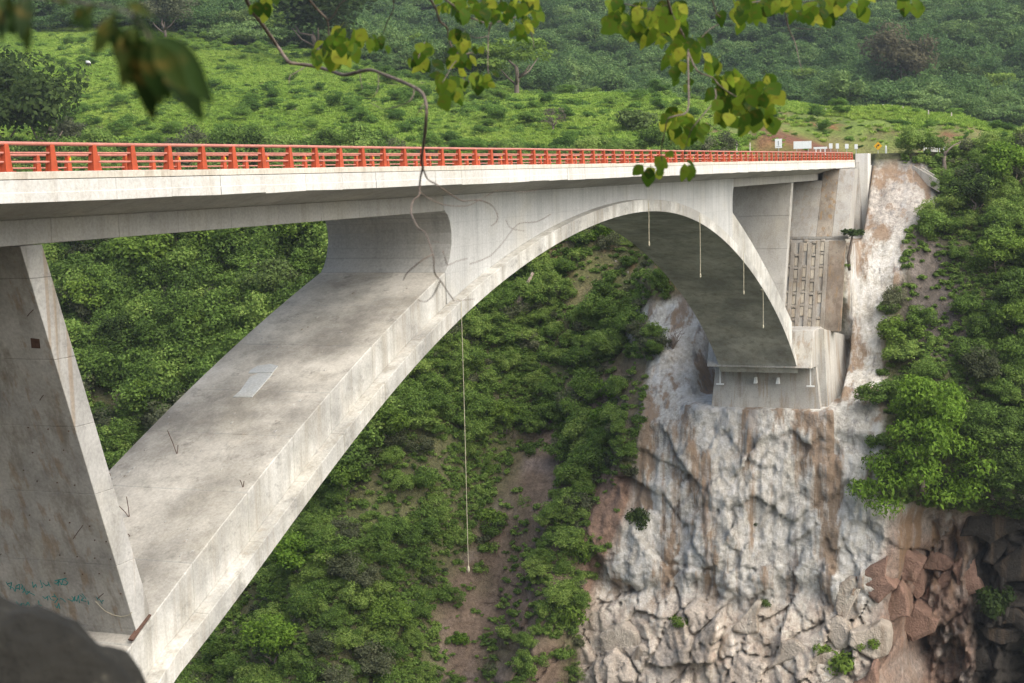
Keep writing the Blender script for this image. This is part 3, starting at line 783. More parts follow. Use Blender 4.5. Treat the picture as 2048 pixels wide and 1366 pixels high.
# ------------------------------------------------------------------ ribbed retaining wall under the abutment
rw = tag(empty('retaining_wall', (0, 0, 0)), 'ribbed grey retaining wall with a grid of beams beside the right pier', 'retaining wall')
gx = lambda z: 168.2 + (z + 7.9) * .36
def slab(m, y0, y1, z0, z1, d0, d1, lean=0.0):
    m.hexa([(gx(z0) - d1, y0 + lean * (z0 + 7.9), z0), (gx(z0) - d0, y0 + lean * (z0 + 7.9), z0), (gx(z0) - d0, y1 + lean * (z0 + 7.9), z0), (gx(z0) - d1, y1 + lean * (z0 + 7.9), z0),
            (gx(z1) - d1, y0 + lean * (z1 + 7.9), z1), (gx(z1) - d0, y0 + lean * (z1 + 7.9), z1), (gx(z1) - d0, y1 + lean * (z1 + 7.9), z1), (gx(z1) - d1, y1 + lean * (z1 + 7.9), z1)])
    return m
slab(MB(), 27.3, 40, -17.3, -7.9, -1.2, 0).build('backing', M['abut'], rw)
cy = [33.6, 32.72, 31.84, 30.96, 30.08, 29.2]
cz = list(np.linspace(-17.2, -8.0, 8))
M['ribwall'] = concrete('ribbed_wall_concrete', (.30, .27, .23), .7, (.15, .12, .09), rust=.35, mott=1.0)
M['ribpale'] = concrete('ribbed_wall_infill', (.42, .375, .30), .6, (.2, .16, .11), rust=.3, mott=1.0)
for y in cy:
    slab(MB(), y - .46, y - .02, -17.25, -7.95 - random.uniform(0, .5), .0, .2).build('vertical_beam', M['ribwall'], rw, bevel=.02)
for k, y in enumerate(cy):
    off = .35 * (k % 2)
    for z0, z1 in zip(cz[:-1], cz[1:]):
        if random.random() < .12: continue
        slab(MB(), y + .03, y + .40, z0 + .06 + off * .5, z1 - .30 + off * .5 + random.uniform(-.15, .1), .0, random.uniform(.05, .16)).build('panel', M['ribpale'], rw, bevel=.02)
        slab(MB(), y + .0, y + .41, z1 - .27 + off * .5, z1 - .0 + off * .5 - .02, .0, random.uniform(.16, .24)).build('cross_beam', M['ribwall'], rw, bevel=.02)
slab(MB(), 27.0, 28.75, -17.2, -8, .02, .2).build('sprayed_strip', concrete('brown_stained_concrete', (.25, .2, .155), .9, (.12, .09, .065), rust=.5, mott=1.7), rw, bevel=.05)

# ================================================================== ROCK BLOCKS of the cliff foot
def rock_mesh(name, seed, flatten=(.55, 1, 1)):
    import bmesh
    r = np.random.default_rng(seed)
    P = r.normal(size=(10, 3)); P /= np.linalg.norm(P, axis=1)[:, None]; P *= r.uniform(.75, 1.15, (10, 1)); P *= np.array(flatten)
    bm = bmesh.new()
    for p in P: bm.verts.new(p)
    res = bmesh.ops.convex_hull(bm, input=bm.verts)
    for v in [g for g in res['geom_interior'] if isinstance(g, bmesh.types.BMVert)]: bm.verts.remove(v)
    bmesh.ops.bevel(bm, geom=list(bm.edges), offset=.02, segments=1, affect='EDGES', clamp_overlap=True)
    me = bpy.data.meshes.new(name); bm.to_mesh(me); bm.free()
    return me
def rock_mat(name, col):
    t = NT(name); P = t.pos(); oi = t.n('ObjectInfo')
    n1 = t.noise(P, .8, 6, .7); n2 = t.noise(P, 5, 4, .7)
    st = t.noise(t.mapped((.6, .9, .08), P), 1.0, 4, .6)
    c = t.mix(oi.outputs['Random'], tuple(x * .86 for x in col), tuple(min(.7, x * 1.1) for x in col))
    c = t.mix(.45, c, t.ramp(n1, [(.3, .25), (.7, .85)]), 'OVERLAY')
    c = t.mix(t.math('MULTIPLY', t.ramp(st, [(.5, 0), (.65, 1)]), .5), c, (.2, .14, .09))
    t.bump(t.math('ADD', n1, t.math('MULTIPLY', n2, .5)), 1.0, .7)
    return t.done(c, .95)
M['rock'] = rock_mat('pale_cliff_rock', (.53, .465, .39)); M['rock_red'] = rock_mat('red_cliff_rock', (.32, .20, .15)); M['rock_shaded'] = rock_mat('shaded_rock', (.05, .043, .036))  # last one is near black: overhang shade painted into its base colour
def clip_poly(poly, p, q):
    """keep the side of the bisector of p,q nearer to p"""
    m = (p + q) / 2; d = q - p; out = []
    for i in range(len(poly)):
        a, b = poly[i], poly[(i + 1) % len(poly)]
        sa, sb = np.dot(a - m, d), np.dot(b - m, d)
        if sa <= 0: out.append(a)
        if sa * sb < 0: out.append(a + (b - a) * sa / (sa - sb))
    return out
rr_ = np.random.default_rng(15)
seeds = []
for i in range(22):
    for j in range(8):
        zc_ = -38.5 - j * 3.2 + rr_.uniform(-1.7, 1.7)
        yc_ = 7.5 + i * 2.3 + rr_.uniform(-1.3, 1.3) + .45 * (zc_ + 48)
        if rr_.random() < .80: seeds.append((yc_, zc_))
        if rr_.random() < .22: seeds.append((yc_ + rr_.uniform(-1, 1), zc_ + rr_.uniform(-1, 1)))
seeds = np.array(seeds)
for k, p in enumerate(seeds):
    yc_, zc_ = p
    top = -44.6 + 1.6 * math.sin(yc_ * .55) + rr_.uniform(-.8, .8) if yc_ > 22.5 else -37.5
    if not (9 < yc_ < 47.0 + max(0, -35 - zc_) * .28 and zc_ < top): continue
    poly = [p + np.array(c_) for c_ in ((-4, -5), (4, -5), (4, 5), (-4, 5))]
    dd = np.hypot(*(seeds - p).T)
    for q in seeds[(dd > 0) & (dd < 7)]:
        poly = clip_poly(poly, p, q)
        if len(poly) < 3: break
    if len(poly) < 3: continue
    poly = np.array(poly); cen = poly.mean(0)
    if rr_.random() < (.7 if yc_ > 22.5 else .5): continue
    rough = []
    for a, b in zip(poly, np.roll(poly, -1, 0)):
        rough.append(a)
        if np.hypot(*(b - a)) > .9: rough.append((a + b) / 2 + rr_.normal(size=2) * .09 * np.hypot(*(b - a)))
    poly = cen + (np.array(rough) - cen) * rr_.uniform(.985, 1.04)
    kind = 'rock' if yc_ > 22.8 + rr_.uniform(-1.2, 1.2) else ('rock_red' if yc_ > 14 + rr_.uniform(-.8, .8) else 'rock_shaded')
    xb = float(wall_x(np.array([cen[0]]), np.array([cen[1]]), False)[0]) + rr_.normal() * .2 + .22
    ty, tz = rr_.normal() * .14, .1 + rr_.normal() * .12
    ins = rr_.uniform(.72, .97); push = rr_.uniform(.02, .16); shy, shz = rr_.normal() * .3, rr_.normal() * .35
    n = len(poly); V = []
    for ring, (sc, dx) in enumerate(((1.0, 3.0), (1.0, 0.15), (ins, -push))):
        for w in poly:
            e_ = (w - cen) * sc + (np.array([shy, shz]) * (1 - ins) * 2 if ring == 2 else 0)
            V.append((xb + dx + (ty * e_[0] + tz * e_[1] + rr_.normal() * .03 if ring else 0), cen[0] + e_[0], cen[1] + e_[1]))
    F = [[r0 * n + i, r0 * n + (i + 1) % n, r0 * n + n + (i + 1) % n, r0 * n + n + i] for r0 in (0, 1) for i in range(n)]
    ap = np.array([shy, shz]) * .8
    V.append((xb - push - rr_.uniform(-.05, .12) + ty * ap[0] + tz * ap[1], cen[0] + ap[0], cen[1] + ap[1]))
    F += [[2 * n + i, 2 * n + (i + 1) % n, 3 * n] for i in range(n)]
    V = np.array(V); o3 = np.array([xb, cen[0], cen[1]])
    m = MB().add(V - o3, F)
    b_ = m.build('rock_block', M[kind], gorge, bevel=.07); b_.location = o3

# ================================================================== VEGETATION PROTOTYPES
def leaves_np(blobs, per, leaf, r, flat_=1.0, droop=0.0, aspect=.55):
    C = np.repeat(np.array([b[:3] for b in blobs]), per, 0); S = np.repeat(np.array([b[3:6] for b in blobs]), per, 0)
    n = len(C)
    d = r.normal(size=(n, 3)); d[:, 2] = d[:, 2] * .8 + .35; d /= np.linalg.norm(d, axis=1)[:, None]
    P = C + d * S * r.uniform(.55, 1.08, (n, 1))
    nr = d + r.normal(size=(n, 3)) * .65 + np.array([0, 0, .5]) * flat_; nr /= np.linalg.norm(nr, axis=1)[:, None]
    a = np.cross(nr, r.normal(size=(n, 3))); a /= np.linalg.norm(a, axis=1)[:, None]
    b = np.cross(nr, a)
    s = leaf * r.uniform(.55, 1.35, (n, 1))
    V = np.stack([P - a * s, P - b * s * aspect + nr * s * .18, P + a * s - np.array([0, 0, droop]) * s, P + b * s * aspect + nr * s * .18], 1).reshape(-1, 3)
    F = np.arange(4 * n).reshape(n, 4)
    return V, F, r.random(n)
def leaf_mesh(name, *a, **k):
    V, F, rn = leaves_np(*a, **k)
    me = mesh_np(name, V, F)
    set_attr(me, 'rnd', rn[:len(me.polygons)], 'FLOAT', 'FACE')
    return me
def crown_broad(seed, nb=26, per=135, leaf=.056):
    r = np.random.default_rng(seed); B = []
    for i in range(nb):
        d = r.normal(size=3); d /= np.linalg.norm(d); d[2] = d[2] * .75
        q = d * r.uniform(.35, .82) * np.array([1, 1, .9]); s = r.uniform(.24, .42)
        B.append((q[0], q[1], q[2] + 1.35, s, s, s * .75))
    return leaf_mesh('crown', B, per, leaf, r)
def crown_flat(seed, nb=16, per=150, leaf=.052):
    r = np.random.default_rng(seed); B = []
    for i in range(nb):
        a = r.uniform(0, 6.28); q = math.sqrt(r.random()) * .85; s = r.uniform(.28, .45)
        B.append((q * math.cos(a), q * math.sin(a), 1.15 + r.uniform(-.25, .3) - .3 * q, s, s, s * .3))
    return leaf_mesh('crown', B, per, leaf, r, 1.6)
def crown_shrub(seed, nb=9, per=120, leaf=.098, h=.55):
    r = np.random.default_rng(seed); B = []
    for i in range(nb):
        a = r.uniform(0, 6.28); q = math.sqrt(r.random()) * .65; s = r.uniform(.3, .48)
        B.append((q * math.cos(a), q * math.sin(a), h * r.uniform(.45, 1.25), s, s, s * .85))
    return leaf_mesh('crown', B, per, leaf, r, .8)
def crown_airy(seed, nb=24, per=60, leaf=.042):
    r = np.random.default_rng(seed); B = []
    for i in range(nb):
        d = r.normal(size=3); d /= np.linalg.norm(d); q = d * r.uniform(.5, .95)
        B.append((q[0], q[1], q[2] * .75 + 1.25, .22, .22, .14))
    return leaf_mesh('crown', B, per, leaf, r, 1.2)
def twig_mesh(seed, n=26, h=1.0):
    r = np.random.default_rng(seed); m = MB()
    for i in range(n):
        a = r.uniform(0, 6.28); t = r.uniform(.1, .75); L = r.uniform(.5, 1.0) * h
        p = Vector((0, 0, 0)); d = Vector((math.cos(a) * t, math.sin(a) * t, 1)).normalized(); P = [p.copy()]
        for k in range(5):
            p = p + d * L / 5; d = (d + Vector(r.normal(size=3) * .28)).normalized(); P.append(p.copy())
        m.tube(P, [.018 * (1 - k / 6.5) for k in range(6)], 3, False)
        for q in range(2):
            k = r.integers(2, 5); e = (d + Vector(r.normal(size=3) * .7)).normalized()
            m.tube([P[k], P[k] + e * L * .18, P[k] + e * L * .33 + Vector((0, 0, .03))], [.009, .006, .003], 3, False)
    return m.mesh('twigs')
def trunk_mesh(seed, h=1.15, rad=.06, spread=.5):
    r = np.random.default_rng(seed); m = MB()
    p = Vector((0, 0, -.12)); P = [p.copy()]; d = Vector((r.normal() * .12, r.normal() * .12, 1)).normalized()
    for k in range(6):
        p = p + d * h * .7 / 6; d = (d + Vector(r.normal(size=3) * .12)).normalized(); P.append(p.copy())
    m.tube(P, [rad * (1 - .08 * k) for k in range(7)], 7)
    for q in range(6):
        k = int(r.integers(3, 7)); e = Vector((math.cos(q * 1.05 + seed), math.sin(q * 1.05 + seed), .75)).normalized()
        L = h * r.uniform(.45, .8) * spread * 1.4
        a = P[k]; b = a + e * L * .5; c_ = b + (e + Vector((0, 0, .5))).normalized() * L * .5
        m.tube([a, b + Vector(r.normal(size=3) * .03), c_], [rad * .5, rad * .33, rad * .12], 5)
    return m.mesh('trunk', True)
BROAD = [crown_broad(s) for s in (1, 2, 3, 4)]
FLAT = [crown_flat(s) for s in (11, 12, 13)]
SHRUB = [crown_shrub(s) for s in (21, 22, 23, 24)]
AIRY = [crown_airy(s) for s in (31, 32)]
TWIG = [twig_mesh(s) for s in (41, 42)]
TRUNK = [trunk_mesh(s) for s in (51, 52, 53)]
for m_ in TRUNK: m_.materials.append(M['bark'])
for m_ in TWIG: m_.materials.append(M['deadwood'])

def proto(me, mat):
    o = bpy.data.objects.new('proto', me.copy())
    o.data.materials.clear(); o.data.materials.append(mat)
    return o
def tuft(seed, n=60):
    r = np.random.default_rng(seed); V = []; F = []
    base = r.normal(size=(n, 2)) * .3; a = r.uniform(0, 6.28, n); h = r.uniform(.4, 1.0, n)
    for i in range(n):
        w = .035; dx, dy = math.cos(a[i]), math.sin(a[i]); x, y = base[i]; k = len(V)
        V += [(x - dy * w, y + dx * w, 0), (x + dy * w, y - dx * w, 0), (x + dx * .22 * h[i] + dy * w * .6, y + dy * .22 * h[i] - dx * w * .6, h[i] * .65), (x + dx * .55 * h[i], y + dy * .55 * h[i], h[i] * .85)]
        F.append([k, k + 1, k + 2, k + 3])
    me = mesh_np('tuft', np.array(V), np.array(F)); set_attr(me, 'rnd', r.random(len(me.polygons)), 'FLOAT', 'FACE')
    return me

def scatter(name, label, cat, P, S, idx, tint, protos):
    n = len(P)
    me = bpy.data.meshes.new(name); me.vertices.add(n); me.vertices.foreach_set('co', np.asarray(P, np.float32).ravel())
    rot = np.zeros((n, 3)); rot[:, 2] = rng.uniform(0, 6.28, n); rot[:, :2] = rng.normal(size=(n, 2)) * .12
    set_attr(me, 'rot', rot, 'FLOAT_VECTOR'); set_attr(me, 'scl', S, 'FLOAT_VECTOR'); set_attr(me, 'idx', idx, 'INT'); set_attr(me, 'tint', tint)
    o = link(name, me); tag(o, label, cat, kind='stuff')
    g = bpy.data.node_groups.new(name, 'GeometryNodeTree')
    g.interface.new_socket('Geometry', in_out='INPUT', socket_type='NodeSocketGeometry'); g.interface.new_socket('Geometry', in_out='OUTPUT', socket_type='NodeSocketGeometry')
    gi = g.nodes.new('NodeGroupInput'); go = g.nodes.new('NodeGroupOutput'); ip = g.nodes.new('GeometryNodeInstanceOnPoints'); ip.inputs['Pick Instance'].default_value = True
    jn = g.nodes.new('GeometryNodeJoinGeometry')
    for p in protos[::-1]:
        oi = g.nodes.new('GeometryNodeObjectInfo'); oi.inputs['Object'].default_value = p; oi.inputs['As Instance'].default_value = False
        g2 = g.nodes.new('GeometryNodeGeometryToInstance'); g.links.new(oi.outputs['Geometry'], g2.inputs[0]); g.links.new(g2.outputs[0], jn.inputs[0])
    def na(nm, typ):
        a = g.nodes.new('GeometryNodeInputNamedAttribute'); a.data_type = typ; a.inputs['Name'].default_value = nm; return a.outputs['Attribute']
    g.links.new(gi.outputs[0], ip.inputs['Points']); g.links.new(jn.outputs[0], ip.inputs['Instance'])
    g.links.new(na('rot', 'FLOAT_VECTOR'), ip.inputs['Rotation']); g.links.new(na('scl', 'FLOAT_VECTOR'), ip.inputs['Scale']); g.links.new(na('idx', 'INT'), ip.inputs['Instance Index'])
    g.links.new(ip.outputs[0], go.inputs[0])
    md = o.modifiers.new('scatter', 'NODES'); md.node_group = g
    return o

# --- scrub on the gorge wall
M['leaf_grey'] = leaf_material('grey_green_scrub', (.05, .062, .03), (.115, .13, .065), (.2, .21, .12))
LP = [proto(m_, M['leaf']) for m_ in BROAD + SHRUB + AIRY] + [proto(m_, M['deadwood']) for m_ in TWIG] + [proto(m_, M['leaf_grey']) for m_ in SHRUB[:2] + BROAD[:1]]
n = 60000
y = rng.uniform(-5, 165, n); z = rng.uniform(-62, 1, n)
x = wall_x(y, z); P = np.stack([x, y, z], -1); u, v = px_of(P)
inframe = (u > -150) & (u < 2250) & (v > 180) & (v < 1560)
rr = rng.random(n)
dens = np.full(n, .40)
dens = np.where((u < 760) & (v < 1000), .12, dens)
patchy = np.clip(.5 + 1.6 * fbm(y / 5., z / 7., 4, 3), 0.02, 1)
dens = np.where(in_poly(u, v, P_GULLY), .34 * patchy ** 2, dens)
dens = np.where(in_poly(u, v, P_SLIDE), .2 * patchy ** 2, dens)
dens = np.where(in_poly(u, v, P_DEBRIS), .3 * patchy ** 2, dens)
dens = np.where(in_poly(u, v, P_RIB), .07 * patchy, dens)
dens = dens * np.where(v > 450, .25 + .75 * patchy, 1)
dens = np.where(in_poly(u, v, P_CLIFF), 0, dens)
dens = np.where((y > 24) & (y < 43) & (z > -26), 0, dens)
dens = np.where(((u - 1845) / 110) ** 2 + ((v - 830) / 170) ** 2 < 1, .05, dens)
keep = inframe & (rr < dens)
P, u, v = P[keep], u[keep], v[keep]; n = len(P)
tint = .15 + .75 * rng.random(n) + .4 * fbm(P[:, 1] / 7., P[:, 2] / 7., 5, 3)
lush = (u < 760) & (v < 1000)
big = rng.random(n)
idx = np.where(lush & (big < .75), rng.integers(0, 4, n), rng.integers(4, 8, n))
idx = np.where((~lush) & (big < .24), rng.integers(0, 4, n), idx)
idx = np.where((~lush) & (big > .9), rng.integers(8, 10, n), idx)
idx = np.where(big > .945, rng.integers(10, 12, n), idx)
g_ = rng.random(n)
idx = np.where((g_ < .13) & (idx >= 4) & (idx < 8), 12 + (g_ * 100).astype(int) % 2, idx)
idx = np.where((g_ > .93) & (idx < 4), 14, idx)
s = np.where((idx < 4) | (idx == 14), np.where(lush, rng.uniform(1.9, 4.0, n), rng.uniform(1.0, 2.3, n)), rng.uniform(.5, 1.4, n))
s = np.where((idx >= 8) & (idx < 12), rng.uniform(.8, 1.6, n), s)
S = np.stack([s * rng.uniform(.9, 1.15, n), s * rng.uniform(.9, 1.15, n), s * rng.uniform(.8, 1.15, n)], -1)
tint = np.where(lush, rng.random(n) ** 1.5 * .95 - .16, tint)
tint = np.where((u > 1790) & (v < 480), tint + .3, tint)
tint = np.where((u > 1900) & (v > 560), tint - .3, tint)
P[:, 2] -= .25 * s
P[:, 0] += .15 * s
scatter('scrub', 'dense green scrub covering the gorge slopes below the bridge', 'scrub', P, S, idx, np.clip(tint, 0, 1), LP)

# --- low growth between the shrubs
n = 110000
y = rng.uniform(-3, 160, n); z = rng.uniform(-60, .5, n); x = wall_x(y, z); P = np.stack([x, y, z], -1); u, v = px_of(P)
patchy = np.clip(.45 + 1.8 * fbm(y / 4., z / 5., 6, 3), 0, 1)
dn = np.where(in_poly(u, v, P_GULLY), .2 * patchy, .12 + .7 * patchy)
dn = np.where(in_poly(u, v, P_SLIDE), .3 * patchy, dn)
dn = np.where(in_poly(u, v, P_RIB), .12 * patchy, dn)
dn = np.where(in_poly(u, v, P_DEBRIS), .15 + .5 * patchy, dn); dn = np.where(in_poly(u, v, P_CLIFF) | ((y > 24) & (y < 43) & (z > -26)), 0, dn)
keep = (u > -60) & (u < 2110) & (v < 1420) & (rng.random(n) < dn)
P = P[keep]; n = len(P); s = rng.uniform(.22, .6, n)
tint = .1 + .75 * rng.random(n)
LG = [proto(crown_shrub(s_, 5, 26, .24, .45), M['leaf']) for s_ in (71, 72, 73)] + [proto(TWIG[1], M['deadwood'])]
idx = np.where(rng.random(n) < .06, 3, rng.integers(0, 3, n))
scatter('ground_cover', 'low weeds and herbs between the bushes on the gorge slopes', 'weeds', P, np.stack([s * 1.2, s * 1.2, s], -1), idx, np.clip(tint, 0, 1), LG)

# --- meadow shrubs and grass
def on_hill(n, x0, x1, r0, r1, pw=1.0):
    x = x0 + (x1 - x0) * rng.random(n) ** pw; r = rng.uniform(r0, r1, n); y = r * x
    return np.stack([x, y, hill_z(x, y)], -1), r
MP = [proto(m_, M['leaf_meadow']) for m_ in SHRUB + BROAD[:2]] + [proto(TWIG[0], M['deadwood'])]
P, r = on_hill(44000, 186, 400, .0, .95)
u, v = px_of(P)
dn = .22 + .75 * np.clip(fbm(P[:, 0] / 18., P[:, 1] / 18., 2, 3) + .35, 0, 1)
dn *= np.where(r < .27, .22, 1) * np.where((r < .27) & (P[:, 0] > 214) & (P[:, 0] < 246), 3.2, 1)
dn *= np.where((r > .5) & (P[:, 0] > 255) & (P[:, 0] < 300), .35, 1)
road = (np.abs(P[:, 1] - 33) < 9) & (P[:, 0] < 226)
keep = (u > -100) & (u < 2150) & ~((u > 1735) & (u < 1910) & (v > 280) & (v < 350)) & (rng.random(len(P)) < dn * .55) & ~((P[:, 0] > 204) & (P[:, 0] < 230) & (r > .16) & (r < .22) & (rng.random(len(P)) < .9)) & ~road & (np.hypot(P[:, 0] - 221, P[:, 1] - 18) > 9)
P = P[keep]; r = r[keep]; n = len(P)
idx = rng.integers(0, 4, n); b_ = rng.random(n); idx = np.where(b_ < .05, rng.integers(4, 6, n), np.where(b_ > .97, 6, idx))
s = np.where((idx == 4) | (idx == 5), rng.uniform(1.0, 1.8, n), rng.uniform(.35, 1.0, n) ** 1.0 * rng.choice([.7, 1., 1.7], n, p=[.45, .4, .15])) * np.where(r < .27, .75, 1)
S = np.stack([s * 1.2, s * 1.2, s * rng.uniform(.6, 1.0, n)], -1)
P[:, 2] -= .15 * s
tint = .1 + .75 * rng.random(n) + .45 * fbm(P[:, 0] / 30., P[:, 1] / 30., 5, 3)
scatter('meadow_shrubs', 'low shrubs dotted over the green meadow behind the bridge', 'shrubs', P, S, idx, np.clip(tint, 0, 1), MP)
GP = [proto(tuft(s_), M['grass']) for s_ in (61, 62, 63)]
P, r = on_hill(110000, 184, 370, -.02, .95, .9)
u, v = px_of(P)
keep = (u > -100) & (u < 2150) & ~((np.abs(P[:, 1] - 33) < 6.2) & (P[:, 0] < 230))
bank = (P[:, 0] > 216) & (P[:, 0] < 240) & (r < .25)
keep &= ~(bank & (rng.random(len(P)) < .85))
keep &= ~((P[:, 0] > 205) & (P[:, 0] < 228) & (r > .16) & (r < .22) & (rng.random(len(P)) < .93))
P = P[keep]; n = len(P)
s = rng.uniform(.28, .7, n)
tint = .45 + .3 * rng.random(n) + .5 * fbm(P[:, 0] / 18., P[:, 1] / 18., 1, 3)
scatter('meadow_grass', 'bright green grass of the meadow above the gorge', 'grass', P, np.stack([s * 1.3, s * 1.3, s], -1), rng.integers(0, 3, n), np.clip(tint, 0, 1), GP)

# --- forest on the far hill
FP = [proto(m_, M['leaf_forest']) for m_ in BROAD + FLAT + AIRY[:1]]
P1, r1 = on_hill(5200, 335, 760, -.03, .58, .8)
P2, r2 = on_hill(3000, 330, 620, .58, 1.0, .8)
P = np.concatenate([P1, P2]); u, v = px_of(P)
keep = (u > -150) & (u < 2200)
keep &= ~((P[:, 1] / P[:, 0] < .5) & (P[:, 0] < 352))
P = P[keep]; n = len(P)
idx = np.where(rng.random(n) < .55, rng.integers(4, 7, n), rng.integers(0, 4, n)); idx = np.where(rng.random(n) < .05, 7, idx)
s = rng.uniform(3.2, 6.6, n) * np.where(P[:, 0] > 500, 1.15, 1)
S = np.stack([s * 1.1, s * 1.1, s * rng.uniform(.8, 1.15, n)], -1)
P[:, 2] -= .3 * s
tint = .1 + .8 * rng.random(n) ** 1.3 + .5 * fbm(P[:, 0] / 60., P[:, 1] / 60., 3, 3)
scatter('forest', 'dark green forest covering the far hillside', 'forest', P, S, idx, np.clip(tint, 0, 1), FP)

# ================================================================== ROAD beyond the bridge
cl = [(183.2, 34.2), (195, 34.2), (206, 33.6), (214, 31.5), (220, 27.5), (224, 21.5), (226, 14), (227, 4), (228, -10), (229, -30)]
def road_ring(hw):
    L = []
    for i, p in enumerate(cl):
        a = np.array(cl[max(i - 1, 0)]); b = np.array(cl[min(i + 1, len(cl) - 1)]); d = (b - a) / np.linalg.norm(b - a); nrm = np.array([-d[1], d[0]])
        L.append((np.array(p) + nrm * hw, np.array(p) - nrm * hw))
    return L
m = MB()
rp = []
for (a, b) in road_ring(4.6):
    zr = max(.13, float(hill_z(np.array([a[0]]), np.array([a[1]]))[0]) * .2 + .2)
    rp.append([(a[0], a[1], zr), (b[0], b[1], zr)])
V = [p for q in rp for p in q] + [(p[0], p[1], p[2] - 2.5) for q in rp for p in q]
n = len(rp) * 2
Fc = []
for i in range(len(rp) - 1):
    a, b, c_, d = 2 * i, 2 * i + 1, 2 * i + 3, 2 * i + 2
    Fc += [[a, b, c_, d], [a + n, d + n, c_ + n, b + n], [a, d, d + n, a + n], [b, b + n, c_ + n, c_]]
m.add(V, Fc)
tag(m.build('road', M['asphalt']), kind='structure')

# ================================================================== INDIVIDUAL TREES AND BUSHES
def tree(u, v, rpx, kind, mat, label, cat='tree', zs=1.0, group=None, name=None, trunk=True, wide=1.0):
    p = ground_hit(u, v); s = rpx * float(np.linalg.norm(p)) / FPX
    nm = name or ('tree' if cat == 'tree' else 'bush')
    root = tag(empty(nm, (p[0] + .2, p[1], p[2] - .05 * s)), label, cat, group)
    root.scale = (s * wide, s * wide, s * zs); root.rotation_euler = (0, 0, random.uniform(0, 6.28))
    if kind == 'twig':
        root.scale = (s * 1.2, s * 1.2, s * 1.7)
        link('twigs', random.choice(TWIG), parent=root); return root
    pool = dict(broad=BROAD, flat=FLAT, shrub=SHRUB, airy=AIRY)[kind]
    me_ = random.choice(pool).copy(); me_.materials.clear(); me_.materials.append(M[mat])
    link('crown', me_, parent=root)
    if kind != 'shrub': link('trunk', random.choice(TRUNK), parent=root)
    else:
        st = link('stems', TWIG[0], parent=root); st.scale = (.5, .5, .6)
    return root
G1 = 'trees on the slope seen between pier and arch'
